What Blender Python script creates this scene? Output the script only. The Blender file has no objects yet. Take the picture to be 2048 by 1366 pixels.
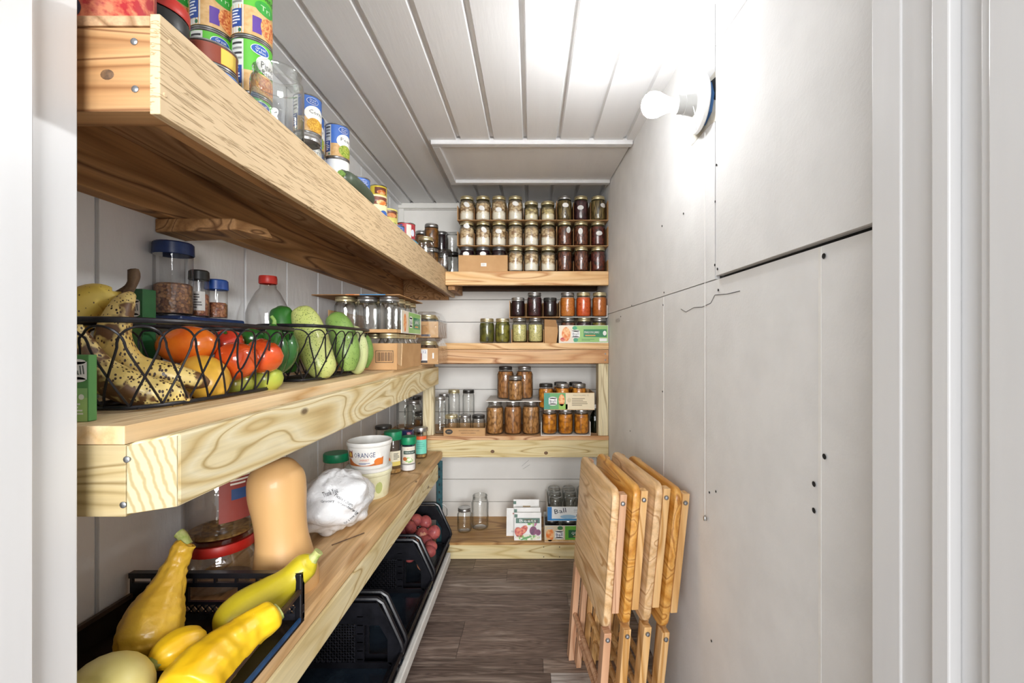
import bpy, math, random
from mathutils import Vector, Matrix, noise
R0 = random.Random(7)
SC = bpy.context.scene
COL = SC.collection
PI = math.pi
F, VX, VY, CZ = 880.0, 1062.0, 690.0, 1.09      # focal length (px), vanishing point, eye height

# ---------------------------------------------------------------- camera, world, exposure
cd = bpy.data.cameras.new('camera'); cam = bpy.data.objects.new('camera', cd); COL.objects.link(cam)
cam.location = (0, 0, CZ); cam.rotation_euler = (PI/2, 0, 0)
cd.sensor_width = 36; cd.lens = 36*F/2048; cd.clip_start = .02
cd.shift_x = -(VX-1024)/2048; cd.shift_y = (VY-683)/2048
SC.camera = cam
w = bpy.data.worlds.new('world'); SC.world = w; w.use_nodes = True
w.node_tree.nodes['Background'].inputs[0].default_value = (.96, .98, 1, 1)
w.node_tree.nodes['Background'].inputs[1].default_value = .50
BULB = 245.0
SC.view_settings.view_transform = 'Standard'; SC.view_settings.look = 'None'
SC.view_settings.gamma = 1; SC.view_settings.use_curve_mapping = False
SC.view_settings.exposure = .57
SC.cycles.max_bounces = 12; SC.cycles.transparent_max_bounces = 28
SC.cycles.diffuse_bounces = 6; SC.cycles.caustics_reflective = False; SC.cycles.caustics_refractive = False
# two added fill lamps, well behind the camera, brightening both walls and shelves
for lx, en in ((1.15, 290), (-1.7, 120)):
    ld = bpy.data.lights.new('added_fill_light', 'AREA'); ld.energy = en; ld.shape = 'RECTANGLE'; ld.size = 2.6; ld.size_y = 2.2; ld.color = (.985, .99, 1)
    lo = bpy.data.objects.new('added_fill_light', ld); COL.objects.link(lo)
    lo.location = (lx, -4.2, 1.75); lo.rotation_euler = (Vector((-.4*lx, 1.4, 1.15))-lo.location).to_track_quat('-Z', 'Y').to_euler()

# ---------------------------------------------------------------- helpers
def V(*a): return Vector(a)
def at(px, py, Y):                       # world point that the photo shows at a pixel, at depth Y
    return V((px-VX)*Y/F, Y, CZ-(py-VY)*Y/F)
def hexc(h):
    h = h.lstrip('#'); o = []
    for i in (0, 2, 4):
        c = int(h[i:i+2], 16)/255
        o.append(c/12.92 if c <= .04045 else ((c+.055)/1.055)**2.4)
    return (o[0], o[1], o[2], 1)
class G:                                  # small node-graph writer
    def __init__(s, name):
        s.m = bpy.data.materials.new(name); s.m.use_nodes = True; s.nt = s.m.node_tree
        s.b = s.nt.nodes['Principled BSDF']; s.out = s.nt.nodes['Material Output']
    def n(s, t, ins=None, **pr):
        nd = s.nt.nodes.new('ShaderNode'+t)
        for k, v in pr.items(): setattr(nd, k, v)
        for k, v in (ins or {}).items(): s.set(nd.inputs[k], v)
        return nd
    def set(s, sock, v):
        if isinstance(v, bpy.types.NodeSocket): s.nt.links.new(v, sock)
        else: sock.default_value = v
    def math(s, op, a, b=0.0, c=None):
        nd = s.n('Math', {0: a, 1: b}, operation=op)
        return nd.outputs[0]
    def coord(s, stretch=(1, 1, 1), kind='Object', rnd=True):
        tc = s.n('TexCoord').outputs[kind]
        mp = s.n('Mapping', {'Vector': tc, 'Scale': stretch})
        if rnd:
            r = s.n('ObjectInfo').outputs['Random']
            mp.inputs['Location'].default_value = (0, 0, 0)
            cx = s.n('CombineXYZ', {0: s.math('MULTIPLY', r, 37.0), 1: s.math('MULTIPLY', r, 91.0), 2: s.math('MULTIPLY', r, 13.0)})
            s.nt.links.new(cx.outputs[0], mp.inputs['Location'])
        return mp.outputs[0]
    def noise(s, co, scale, detail=3, rough=.55, dist=0):
        return s.n('TexNoise', {'Vector': co, 'Scale': scale, 'Detail': detail, 'Roughness': rough, 'Distortion': dist}).outputs['Fac']
    def ramp(s, fac, stops, mode='LINEAR'):
        nd = s.n('ValToRGB', {'Fac': fac}); cr = nd.color_ramp; cr.interpolation = mode
        while len(cr.elements) < len(stops): cr.elements.new(.5)
        for e, (p, c) in zip(cr.elements, stops):
            e.position = p; e.color = hexc(c) if isinstance(c, str) else ((c, c, c, 1) if not isinstance(c, tuple) else c)
        return nd.outputs['Color']
    def mix(s, fac, a, b, mode='MIX'):
        nd = s.n('MixRGB', {'Fac': fac}, blend_type=mode)
        for k, v in (('Color1', a), ('Color2', b)):
            s.set(nd.inputs[k], hexc(v) if isinstance(v, str) else v)
        return nd.outputs[0]
    def bump(s, h, strength=.3, dist=.002):
        s.set(s.b.inputs['Normal'], s.n('Bump', {'Height': h, 'Strength': strength, 'Distance': dist}).outputs[0])
    def base(s, c): s.set(s.b.inputs['Base Color'], hexc(c) if isinstance(c, str) else c)
    def p(s, **k):
        for a, v in k.items(): s.b.inputs[a.replace('_', ' ')].default_value = v
M = {}
def pm(name, c1, c2=None, scale=30, rough=.5, bump=0, bscale=80, metal=0, stretch=(1, 1, 1), coat=0, lo=.35, hi=.65, dist=.002, rnd=True):
    g = G(name); co = g.coord(stretch, rnd=rnd); n = g.noise(co, scale)
    g.base(g.ramp(n, [(lo, c1), (hi, c2 or c1)])); g.p(Roughness=rough, Metallic=metal)
    if coat: g.b.inputs['Coat Weight'].default_value = coat
    if bump: g.bump(g.noise(co, bscale, 4), bump, dist)
    M[name] = g.m; return g.m
def wood(name, stops, axis=1, K=9, along=1.1, across=8, rough=.6, streak=.35, bump=.12, knots=True, coat=0):
    g = G(name); st = [across]*3; st[axis] = along
    co = g.coord(tuple(st)); n = g.noise(co, 1.0, 2, .45, .35)
    v = g.math('PINGPONG', g.math('MULTIPLY', n, K), .5)
    c = g.ramp(g.math('MULTIPLY', v, 2.0), stops)
    s2 = [170]*3; s2[axis] = 5; f = g.noise(g.coord(tuple(s2)), 1.0, 3, .6)
    c = g.mix(streak, c, g.ramp(f, [(.3, .45), (.6, 1.0)]), 'MULTIPLY')
    if knots:
        s3 = [7]*3; s3[axis] = 3.2
        vo = g.n('TexVoronoi', {'Vector': g.coord(tuple(s3)), 'Scale': 1.0}).outputs['Distance']
        c = g.mix(g.ramp(vo, [(.028, 0.8), (.06, 0.0)]), c, '#4a2e18')
    g.base(c); g.p(Roughness=rough)
    if coat: g.b.inputs['Coat Weight'].default_value = coat
    if bump: g.bump(f, bump, .002)
    M[name] = g.m; return g.m
def chunk(name, c1, c2, dark, scale=90, stretch=(1, 1, 1), edge=.55, rough=.35, top=None):
    g = G(name); co = g.coord(stretch)
    vo = g.n('TexVoronoi', {'Vector': g.n('VectorMath', {0: co, 1: g.n('TexNoise', {'Vector': co, 'Scale': scale*.6}).outputs['Color']}, operation='ADD').outputs[0] if False else co, 'Scale': scale, 'Randomness': 1.0})
    a = g.mix(g.n('SeparateXYZ', {0: vo.outputs['Color']}).outputs[0], c1, c2)
    a = g.mix(g.noise(co, scale*2.2, 2), a, g.mix(.5, a, dark))
    c = g.mix(g.ramp(vo.outputs['Distance'], [(edge*.6, 0.0), (edge*1.25, 1.0)]), a, dark)
    if top:                                # two layers in the jar: liquid or fat below, pieces above
        z = g.n('SeparateXYZ', {0: g.n('TexCoord').outputs['Generated']}).outputs[2]
        z2 = g.math('ADD', z, g.math('MULTIPLY', g.math('SUBTRACT', g.noise(co, 55, 2), .5), .35))
        c = g.mix(g.ramp(z2, [(top[1]-.04, 0.0), (top[1]+.08, 1.0)]), top[0], c)
        if len(top) > 2: c = g.mix(g.ramp(z2, [(.84, 0.0), (.93, 1.0)]), c, top[2])
    g.base(c); g.p(Roughness=rough); g.bump(vo.outputs['Distance'], .4, .002)
    M[name] = g.m; return g.m
def glass(name, tint=(.97, .98, .97), edge=(.45, .46, .44), gloss=1.0, bump=.25, bscale=70):
    g = G(name); co = g.coord()
    bp = g.n('Bump', {'Height': g.noise(co, bscale, 2), 'Strength': bump, 'Distance': .003}).outputs[0]
    lw = g.n('LayerWeight', {'Blend': .5, 'Normal': bp}).outputs['Facing']
    tc = g.ramp(lw, [(.28, tint+(1,)), (.93, edge+(1,))])
    tr = g.n('BsdfTransparent', {'Color': tc}); gl = g.n('BsdfGlossy', {'Color': (1, 1, 1, 1), 'Roughness': .04, 'Normal': bp})
    fr = g.math('MULTIPLY', g.math('ADD', .045, g.math('MULTIPLY', g.math('POWER', lw, 4.0), .6)), gloss)
    mx = g.n('MixShader', {0: fr, 1: tr.outputs[0], 2: gl.outputs[0]})
    g.nt.links.new(mx.outputs[0], g.out.inputs['Surface']); M[name] = g.m; return g.m
FL = {}
def flat(c, rough=.45):                    # a printing ink / paper colour
    if c not in FL:
        g = G('ink_'+c.strip('#')); co = g.coord(); g.base(g.mix(g.math('MULTIPLY', g.noise(co, 60, 2), .12), c, '#8a8a8a')); g.p(Roughness=rough); FL[c] = g.m
    return FL[c]

class MB:                                  # collects geometry of ONE mesh object
    def __init__(s): s.v = []; s.f = []; s.mi = []; s.sm = False
    def add(s, vs, fs, mi=0):
        o = len(s.v); s.v += [tuple(p) for p in vs]; s.f += [tuple(i+o for i in q) for q in fs]; s.mi += [mi]*len(fs); return s
    def hexa(s, P, mi=0):                  # P: 4 bottom (ccw), 4 top
        return s.add(P, [(3, 2, 1, 0), (4, 5, 6, 7), (0, 1, 5, 4), (1, 2, 6, 5), (2, 3, 7, 6), (3, 0, 4, 7)], mi)
    def box(s, x0, x1, y0, y1, z0, z1, mi=0):
        return s.hexa([(x0, y0, z0), (x1, y0, z0), (x1, y1, z0), (x0, y1, z0), (x0, y0, z1), (x1, y0, z1), (x1, y1, z1), (x0, y1, z1)], mi)
    def bar(s, a, b, w, h, up=(0, 0, 1), mi=0):
        a, b = Vector(a), Vector(b); d = (b-a).normalized(); u = Vector(up); r = d.cross(u)
        if r.length < 1e-5: r = d.cross(V(1, 0, 0))
        r.normalize(); u = r.cross(d).normalized()*h/2; r = r*w/2
        return s.hexa([a-r-u, a+r-u, b+r-u, b-r-u, a-r+u, a+r+u, b+r+u, b-r+u], mi)
    def lathe(s, prof, n=24, c=(0, 0, 0), M4=None, mi=0, lobes=0, amp=0, nz=0, ns=20):
        vs = []; fs = []; m = len(prof)
        for i in range(n):
            a = 2*PI*i/n; k = 1+amp*math.cos(lobes*a) if lobes else 1
            for r, z in prof:
                p = V(r*k*math.cos(a), r*k*math.sin(a), z)
                if nz: p += p.normalized()*nz*noise.noise(p*ns+Vector(c)*7)
                vs.append(p)
        for i in range(n):
            j = (i+1) % n
            for q in range(m-1): fs.append((i*m+q, j*m+q, j*m+q+1, i*m+q+1))
        if M4 is not None: vs = [M4 @ p for p in vs]
        else: vs = [p+Vector(c) for p in vs]
        s.sm = True
        return s.add(vs, fs, mi)
    def tube(s, pts, r, n=6, closed=False, mi=0, cap=True):
        pts = [Vector(p) for p in pts]; m = len(pts); rr = r if isinstance(r, (list, tuple)) else [r]*m
        vs = []; nrm = None
        for i, p in enumerate(pts):
            a = pts[(i-1) % m] if (closed or i) else p; b = pts[(i+1) % m] if (closed or i < m-1) else p
            d = (b-a).normalized()
            if nrm is None:
                nrm = d.cross(V(0, 0, 1)); nrm = d.cross(V(1, 0, 0)) if nrm.length < .05 else nrm
            nrm = (nrm-d*nrm.dot(d)).normalized(); bi = d.cross(nrm)
            for k in range(n):
                t = 2*PI*k/n; vs.append(p+(nrm*math.cos(t)+bi*math.sin(t))*rr[i])
        fs = []
        for i in range(m if closed else m-1):
            j = (i+1) % m
            for k in range(n): fs.append((i*n+k, i*n+(k+1) % n, j*n+(k+1) % n, j*n+k))
        if not closed and cap: fs += [tuple(range(n))[::-1], tuple((m-1)*n+k for k in range(n))]
        s.sm = True
        return s.add(vs, fs, mi)
    def prism(s, poly, axis, a, b, mi=0):  # polygon in the two other axes (in xyz order), extruded along axis
        n = len(poly); vs = []
        for t in (a, b):
            for p in poly:
                q = list(p); q.insert(axis, t); vs.append(q)
        fs = [tuple(range(n))[::-1], tuple(range(n, 2*n))]+[(i, (i+1) % n, n+(i+1) % n, n+i) for i in range(n)]
        return s.add(vs, fs, mi)
    def mesh(s, name, mats, off=None, ang=35):
        me = bpy.data.meshes.new(name)
        vs = s.v if off is None else [(p[0]-off[0], p[1]-off[1], p[2]-off[2]) for p in s.v]
        me.from_pydata(vs, [], s.f)
        for m in (mats if isinstance(mats, (list, tuple)) else [mats]): me.materials.append(M[m] if isinstance(m, str) else m)
        me.polygons.foreach_set('material_index', s.mi); me.validate(); me.update()
        if s.sm:
            me.polygons.foreach_set('use_smooth', [True]*len(me.polygons)); me.set_sharp_from_angle(angle=math.radians(ang))
        return me
def bm_fix(me):                            # consistent outward normals
    import bmesh
    b = bmesh.new(); b.from_mesh(me); bmesh.ops.recalc_face_normals(b, faces=b.faces); b.to_mesh(me); b.free()
W = {}
def wloc(o): return W.get(o.name, V(0, 0, 0)) if o else V(0, 0, 0)
def props(o, label=None, cat=None, group=None, kind=None):
    for k, v in (('label', label), ('category', cat), ('group', group), ('kind', kind)):
        if v: o[k] = v
    return o
def thing(name, label, cat, loc=(0, 0, 0), group=None, rot=(0, 0, 0)):
    o = bpy.data.objects.new(name, None); COL.objects.link(o); o.empty_display_size = .02
    o.location = loc; o.rotation_euler = rot; W[o.name] = Vector(loc)
    return props(o, label, cat, group)
def link(name, me, parent=None, loc=(0, 0, 0), rot=(0, 0, 0)):
    o = bpy.data.objects.new(name, me); COL.objects.link(o); o.parent = parent; o.location = loc; o.rotation_euler = rot
    W[o.name] = wloc(parent)+Vector(loc)
    return o
def part(name, mb, mats, parent=None, bevel=0, label=None, fix=False, ang=35, origin=None):   # mb in world coordinates
    base = wloc(parent); org = Vector(origin) if origin is not None else base
    me = mb.mesh(name, mats, org, ang)
    if fix: bm_fix(me)
    o = link(name, me, parent, org-base)
    if bevel:
        b = o.modifiers.new('edge', 'BEVEL'); b.width = bevel; b.segments = 2; b.limit_method = 'ANGLE'
    if label: o['label'] = label
    return o
def solo(name, mb, mats, label, cat, group=None, **k): return props(part(name, mb, mats, None, **k), label, cat, group)
def struct(name, mb, mats, parent=None, bevel=0, **k):
    k["bevel"] = bevel
    o = part(name, mb, mats, parent, **k)
    if parent is None: o['kind'] = 'structure'
    return o
def spline(P, n=6):                        # Catmull-Rom through points (any tuple length)
    P = [tuple(p) for p in P]; o = []
    for i in range(len(P)-1):
        p0 = P[max(i-1, 0)]; p1 = P[i]; p2 = P[i+1]; p3 = P[min(i+2, len(P)-1)]
        for k in range(n):
            t = k/n
            o.append(tuple(.5*(2*b+(c-a)*t+(2*a-5*b+4*c-d)*t*t+(3*b-a-3*c+d)*t**3) for a, b, c, d in zip(p0, p1, p2, p3)))
    return o+[P[-1]]
def sweep(ctrl, n=20, seg=7, lobes=0, amp=0, nz=0, ns=30, mi=0, mb=None, facet=0):
    """ctrl: (x,y,z,r) control points; a tapering body with closed ends, ribs and bumps"""
    mb = mb or MB(); S = spline(ctrl, seg); pts = [V(*p[:3]) for p in S]; rr = [max(p[3], 1e-4) for p in S]
    base = len(mb.v); mb.tube(pts, rr, n, mi=mi)
    for q in range(base, len(mb.v)):
        i = (q-base)//n; k = (q-base) % n; p = Vector(mb.v[q]); d = p-pts[i]; L = d.length
        if L < 1e-6: continue
        a = 2*PI*k/n; f = 1
        if lobes: f += amp*math.cos(lobes*a)
        if facet: f += facet*abs(math.cos(2.5*a))
        if nz: f += nz/L*max(-.3, noise.noise(p*ns))*min(1, L/.015)
        mb.v[q] = tuple(pts[i]+d*f)
    return mb
TXT = {}
def text2d(s):
    if s not in TXT:
        cu = bpy.data.curves.new('t', 'FONT'); cu.body = s; cu.resolution_u = 1; cu.size = 1
        o = bpy.data.objects.new('t', cu); me = bpy.data.meshes.new_from_object(o)
        vs = [(v.co.x, v.co.y) for v in me.vertices]; fs = [tuple(p.vertices) for p in me.polygons]
        bpy.data.objects.remove(o); bpy.data.curves.remove(cu); bpy.data.meshes.remove(me)
        x0 = min(v[0] for v in vs); x1 = max(v[0] for v in vs); y0 = min(v[1] for v in vs); y1 = max(v[1] for v in vs)
        TXT[s] = ([((x-(x0+x1)/2)/(x1-x0), (y-(y0+y1)/2)/(y1-y0)) for x, y in vs], fs, (x1-x0)/(y1-y0))
    return TXT[s]
class Print:                               # flat printed matter: u right, v up (metres), layers stacked a hair apart
    def __init__(s, step=.008): s.mb = MB(); s.mats = []; s.step = step
    def _m(s, m):
        m = flat(m) if isinstance(m, str) and m.startswith('#') else (M[m] if isinstance(m, str) else m)
        if m not in s.mats: s.mats.append(m)
        return s.mats.index(m)
    def rect(s, u0, v0, u1, v1, m, l=0):
        n = max(1, int(abs(u1-u0)/s.step+.99)); vs = []
        for i in range(n+1):
            u = u0+(u1-u0)*i/n; vs += [(u, v0, l), (u, v1, l)]
        s.mb.add(vs, [(2*i, 2*i+2, 2*i+3, 2*i+1) for i in range(n)], s._m(m)); return s
    def ell(s, cu, cv, a, b, m, l=0, rot=0, n=20):
        vs = []; c, sn = math.cos(rot), math.sin(rot)
        for i in range(n+1):
            x = -a*math.cos(PI*i/n); h = b*math.sqrt(max(0, 1-(x/a)**2))
            for y in (-h, h): vs.append((cu+x*c-y*sn, cv+x*sn+y*c, l))
        s.mb.add(vs, [(2*i, 2*i+2, 2*i+3, 2*i+1) for i in range(n)], s._m(m)); return s
    def poly(s, P, m, l=0): s.mb.add([(u, v, l) for u, v in P], [tuple(range(len(P)))], s._m(m)); return s
    def text(s, t, cu, cv, w, h, m, l=1, rot=0):
        vs, fs, asp = text2d(t); c, sn = math.cos(rot), math.sin(rot)
        s.mb.add([(cu+x*w*c-y*h*sn, cv+x*w*sn+y*h*c, l) for x, y in vs], fs, s._m(m)); return s
    def lines(s, u0, v0, u1, v1, n, m, l=1, fill=.5, seed=1):   # small print too fine to read
        r = random.Random(seed); dv = (v1-v0)/n
        for i in range(n): s.rect(u0, v0+dv*(i+.25), u0+(u1-u0)*r.uniform(.55, 1), v0+dv*(i+.25+fill), m, l)
        return s
    def plane(s, name, parent, O, U, Vv, world=True, label=None):
        O, U, Vv = Vector(O), Vector(U).normalized(), Vector(Vv).normalized(); Nn = U.cross(Vv)
        b = MB(); b.add([O+U*u+Vv*v+Nn*(.0005+.00035*l) for u, v, l in s.mb.v], s.mb.f); b.mi = s.mb.mi
        o = part(name, b, s.mats, parent) if world else link(name, b.mesh(name, s.mats), parent)
        if label: o['label'] = label
        return o
    def cyl(s, name, parent, Rr, ang, z0=0, taper=0, c=(0, 0)):      # local coordinates of the parent; ang = facing direction
        b = MB(); vs = []
        for u, v, l in s.mb.v:
            r = Rr+taper*v+.0005+.00035*l; a = ang+u/Rr
            vs.append((c[0]+r*math.cos(a), c[1]+r*math.sin(a), z0+v))
        b.add(vs, s.mb.f); b.mi = s.mb.mi; b.sm = True
        return link(name, b.mesh(name, s.mats), parent)
    def cylmesh(s, name, Rr, ang, z0=0):
        b = MB(); b.add([((Rr+.0005+.00035*l)*math.cos(ang+u/Rr), (Rr+.0005+.00035*l)*math.sin(ang+u/Rr), z0+v) for u, v, l in s.mb.v], s.mb.f)
        b.mi = s.mb.mi; b.sm = True
        return b.mesh(name, s.mats)

# ---------------------------------------------------------------- materials
pm('wall_paint', '#e9e9e9', '#e2e2e2', 6, .55, .5, 60, stretch=(1, 1, .35), dist=.003)
pm('shiplap_paint', '#ebe9e3', '#e4e2dc', 5, .5, .15, 40)
pm('drywall_paper', '#e8e8e7', '#e1e1e0', 9, .85, .35, 150, dist=.0015)
pm('ceiling_paint', '#e8e8e8', '#e2e2e2', 8, .5, .25, 90, stretch=(1, .12, 1))
pm('trim_white', '#dfdfdf', '#dadada', 5, .35, .05, 40, stretch=(4, 4, .3))
pm('dark_gap', '#2b2a28', '#1d1c1b', 20, .9)
def floor_mat(name, a, b, c):
    g = G(name); co = g.coord((1.3, 15, 15)); n = g.noise(co, 1.0, 3, .6, .4)
    col = g.ramp(g.math('MULTIPLY', g.math('PINGPONG', g.math('MULTIPLY', n, 9.0), .5), 2.0), [(0, a), (.5, b), (1, a)])
    col = g.mix(g.ramp(g.noise(g.coord((2.2, 26, 26)), 1.0, 4, .7, .8), [(.52, 0.0), (.66, .75)]), col, c)
    f = g.noise(g.coord((6, 150, 150)), 1.0, 3, .65)
    col = g.mix(.8, col, g.ramp(f, [(.3, .42), (.62, 1.0)]), 'MULTIPLY')
    g.base(col); g.p(Roughness=.42); g.bump(f, .3, .002); M[name] = g.m
for i, (a, b, c) in enumerate((('#6a5850', '#8c796e', '#b8a79b'), ('#594a43', '#7a685f', '#a8978b'), ('#766459', '#9a887c', '#c5b6ab'), ('#9a908a', '#c8c1bb', '#e8e4e0'))): floor_mat('floor_wood_%d' % i, a, b, c)
wood('pine_yellow', [(0, '#cbb682'), (.2, '#dccb9c'), (.75, '#e3d6ae'), (.93, '#d9c797'), (1, '#a98d58')], 1, 9, .9, 7, .65, .22)
wood('pine_yellow_x', [(0, '#c4ac74'), (.2, '#d9c694'), (.75, '#dfd0a2'), (.93, '#d2bd88'), (1, '#9f8450')], 0, 9, .9, 8, .65, .22)
wood('pine_swirl', [(0, '#c3a873'), (.22, '#d8c492'), (.6, '#e6dab6'), (.9, '#e0d0a4'), (1, '#b49a64')], 1, 13, 1.3, 5.5, .65, .2)
wood('knotty_end_shaded', [(0, '#8f6238'), (.3, '#b98c5c'), (.8, '#c49a6a'), (1, '#7d502c')], 0, 9, .8, 11, .65, .3)  # darker copy of the knotty wood, dims the front light on the end board
wood('pine_end_shaded', [(0, '#a08c5e'), (.25, '#b9a578'), (.75, '#c0ae84'), (1, '#8c774a')], 0, 8, .8, 9, .65, .25)  # end-board pine darkened in colour to offset the strong front light
wood('pine_plain', [(0, '#d8b584'), (.4, '#e6c99d'), (.8, '#e9cfa6'), (1, '#c79e69')], 1, 8, .6, 9, .6, .25)
wood('pine_warm_x', [(0, '#cf9e64'), (.3, '#e2b880'), (.8, '#e8c592'), (1, '#b98148')], 0, 8, .8, 9, .6, .25)
wood('knotty_x', [(0, '#b98452'), (.3, '#d5a878'), (.8, '#dcb488'), (1, '#9b6336')], 0, 8, .9, 9, .6, .3)
wood('old_brown', [(0, '#94693f'), (.4, '#b08352'), (.8, '#c09262'), (1, '#6f4a29')], 1, 8, .7, 9, .7, .45)
wood('plywood_under', [(0, '#a5825c'), (.4, '#bd9872'), (.8, '#c8a47e'), (1, '#8f6c48')], 1, 6, 1.5, 6, .75, .5)
wood('post_pine', [(0, '#c9b78a'), (.3, '#ddcfa8'), (.8, '#e0d4b0'), (1, '#a9946a')], 2, 8, 1.0, 12, .65, .3)
wood('osb_board', [(0, '#c59d6b'), (.4, '#d8b17e'), (.8, '#dfbb8b'), (1, '#b3895a')], 1, 5, 1.2, 6, .6, .35)
wood('ply_amber', [(0, '#a87941'), (.4, '#bf9256'), (.8, '#c79b60'), (1, '#946632')], 0, 5, 1.6, 7, .5, .35)
g = G('fascia_board'); co = g.coord((60, 13, 300)); n = g.noise(co, 1.0, 2, .5, .6)
crk = g.ramp(n, [(.55, 0.0), (.61, .75), (.66, 0.0)])
g.base(g.mix(crk, g.ramp(g.noise(g.coord((6, 1, 10)), 1.0), [(.3, '#cfb48c'), (.7, '#d9bf98')]), '#9c7c54')); g.p(Roughness=.6); g.bump(g.math('SUBTRACT', 1.0, crk), .6, .0015); M['fascia_board'] = g.m
g = G('end_grain'); co = g.coord((1, 1, 1)); wv = g.n('TexWave', {'Vector': co, 'Scale': 62.0, 'Distortion': 2.5, 'Detail': 2.0}, wave_type='RINGS').outputs['Fac']
g.base(g.ramp(wv, [(.05, '#a8976c'), (.45, '#c4b794')])); g.p(Roughness=.75); M['end_grain'] = g.m
wood('oak_pale', [(0, '#c79e6c'), (.4, '#d9b486'), (.8, '#dfbd92'), (1, '#b28451')], 1, 7, .9, 9, .45, .35, .1, False, .1)
wood('oak_honey', [(0, '#b97a2c'), (.4, '#cf9442'), (.8, '#d9a458'), (1, '#a4661f')], 1, 7, .9, 9, .38, .35, .08, False, .2)
wood('oak_leg', [(0, '#c6955a'), (.4, '#d8ab70'), (.8, '#dfb680'), (1, '#b5813f')], 2, 6, .8, 11, .45, .3, .08, False)
wood('oak_leg_rose', [(0, '#b98a68'), (.4, '#c99c79'), (.8, '#d0a685'), (1, '#a87655')], 2, 6, .8, 11, .45, .3, .08, False)
pm('kraft_card', '#b98f5f', '#c59c6d', 12, .8, .15, 120); pm('kraft_dark', '#9a7146', '#a87f53', 12, .8, .15, 120)
pm('kraft_pale', '#cdae86', '#c6a47a', 12, .8); pm('white_card', '#eceae4', '#e2e0d8', 10, .6)
pm('paper_white', '#f0efec', '#e8e7e3', 20, .5)
pm('lid_gold', '#e6dcb8', '#d6c694', 40, .36, .06, 90, .85); pm('lid_silver', '#c9c8c6', '#a9a8a6', 40, .3, .06, 90, .9)
pm('lid_dark', '#5b5a58', '#434240', 40, .35, .06, 90, .8); pm('lid_grey', '#8d8c8a', '#787775', 40, .35, .06, 90, .8)
pm('steel', '#bdbdbb', '#9d9d9b', 60, .28, .05, 90, .95); pm('bolt_steel', '#a7abb0', '#83878c', 200, .35, 0, 90, .9)
pm('black_wire', '#17161a', '#232228', 60, .35, 0, 80, .3); pm('black_plastic', '#101014', '#1a1a1f', 30, .3, .1, 150); pm('black_lattice', '#1c1c20', '#2a2a30', 30, .22, 0, 150)
pm('teal_steel', '#1f4148', '#2a555b', 60, .5, .3, 200, .3); pm('white_metal', '#e6e5e0', '#dcdad4', 20, .4)
pm('rack_floor', '#141b26', '#2a3640', 14, .18, .3, 12, lo=.3, hi=.75); pm('crate_floor', '#19130f', '#2b2119', 20, .25)
pm('brown_rail', '#4d3a2c', '#38291f', 40, .4); pm('blue_edge', '#1d3d63', '#28507c', 40, .4)
pm('navy_plastic', '#14274e', '#1b3263', 30, .35); pm('blue_plastic', '#1b438c', '#2352a3', 30, .35); pm('red_plastic', '#b3231a', '#c23023', 30, .4)
pm('green_plastic', '#0c7a4f', '#128a5c', 30, .4); pm('black_cap', '#1c1b1a', '#2a2927', 30, .4)
pm('tub_white', '#ecece8', '#e3e3de', 20, .35); pm('tub_cream', '#e5e3c4', '#dcdab4', 60, .4)
glass('jar_glass'); glass('jar_glass_clear', (.975, .98, .975), (.20, .22, .21), 1.8, .45, 60)
glass('plastic_clear', (.97, .97, .97), (.62, .60, .59), 1.0, .2, 45); glass('hero_glass', (.955, .965, .95), (.30, .33, .29), 2.4, .4, 45); glass('jar_plastic', (.87, .865, .865), (.45, .43, .43), 2.0, .5, 35); glass('plastic_frost', (.86, .86, .86), (.66, .66, .68), .6, .2)
glass('bottle_green', (.10, .22, .12), (.02, .07, .03), 1.0, .1); glass('shrink_wrap', (.97, .97, .97), (.7, .7, .7), 1.6, 1.0, 40)
chunk('chicken', '#f0dcb4', '#dfc090', '#8a6844', 62, (1, 1, 1.5), .6, .35, ('#f2ead8', .36, '#6b6050'))
chunk('chicken_low', '#efe0b0', '#e6cf80', '#8a7448', 62, (1, 1, 1.5), .6, .35, ('#f2e8c8', .42, '#7a6f56'))
chunk('dark_beans', '#8a4030', '#632620', '#2a1210', 110, (1, 1, .6), .6); chunk('brown_beans', '#94583a', '#733c28', '#341a12', 120, (1.3, 1, .45), .6)
chunk('purple_beans', '#603538', '#4a242c', '#201014', 120, (1.4, 1, .4), .6)
chunk('green_beans', '#a58e58', '#86703e', '#3a2f1c', 120, (1.6, 1, .22), .6); chunk('pickle_slices', '#77742a', '#5f5e20', '#2a2c10', 45, (1, 1, 1), .7)
chunk('pickle_light', '#a39a40', '#7d7c2a', '#3a3a14', 45, (1, 1, 1), .7)
chunk('pale_corn', '#eee4a0', '#ded58c', '#99935a', 170, (1, 1, 1), .75); chunk('purple_jelly', '#2c0f1a', '#1c0a12', '#0f0509', 30, (1, 1, 1), .8)
chunk('plum_jam', '#4f2327', '#3c1a20', '#200c10', 90, (1, 1, 1), .7)
chunk('pumpkin', '#e08a38', '#cf7828', '#a0581c', 160, (1, 1, 1), .9); chunk('tomato_sauce', '#ee6a26', '#e05a20', '#a83a14', 170, (1, 1, 1), .9)
chunk('rust_sauce', '#cc742a', '#be6822', '#8f4a16', 160, (1, 1, 1), .9)
chunk('pulled_meat', '#c98d52', '#ad733f', '#6e4424', 80, (1.2, 1, .5), .65); chunk('pulled_meat_pale', '#d7a268', '#bd8549', '#7a5028', 90, (1.2, 1, .6), .65)
chunk('yam_chunks', '#f0a032', '#e08c20', '#8f5010', 50, (1, 1, 1), .62); chunk('amber_fruit', '#9c6a2e', '#7d4c20', '#3a2210', 60, (1, 1, 1), .7)
chunk('pepper_mix', '#a7a03a', '#7a3f28', '#2b2413', 70, (1, 1, 1), .65); chunk('red_spice', '#c98a5c', '#8f4a34', '#4a2c22', 200, (1, 1, 1), .8)
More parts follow.
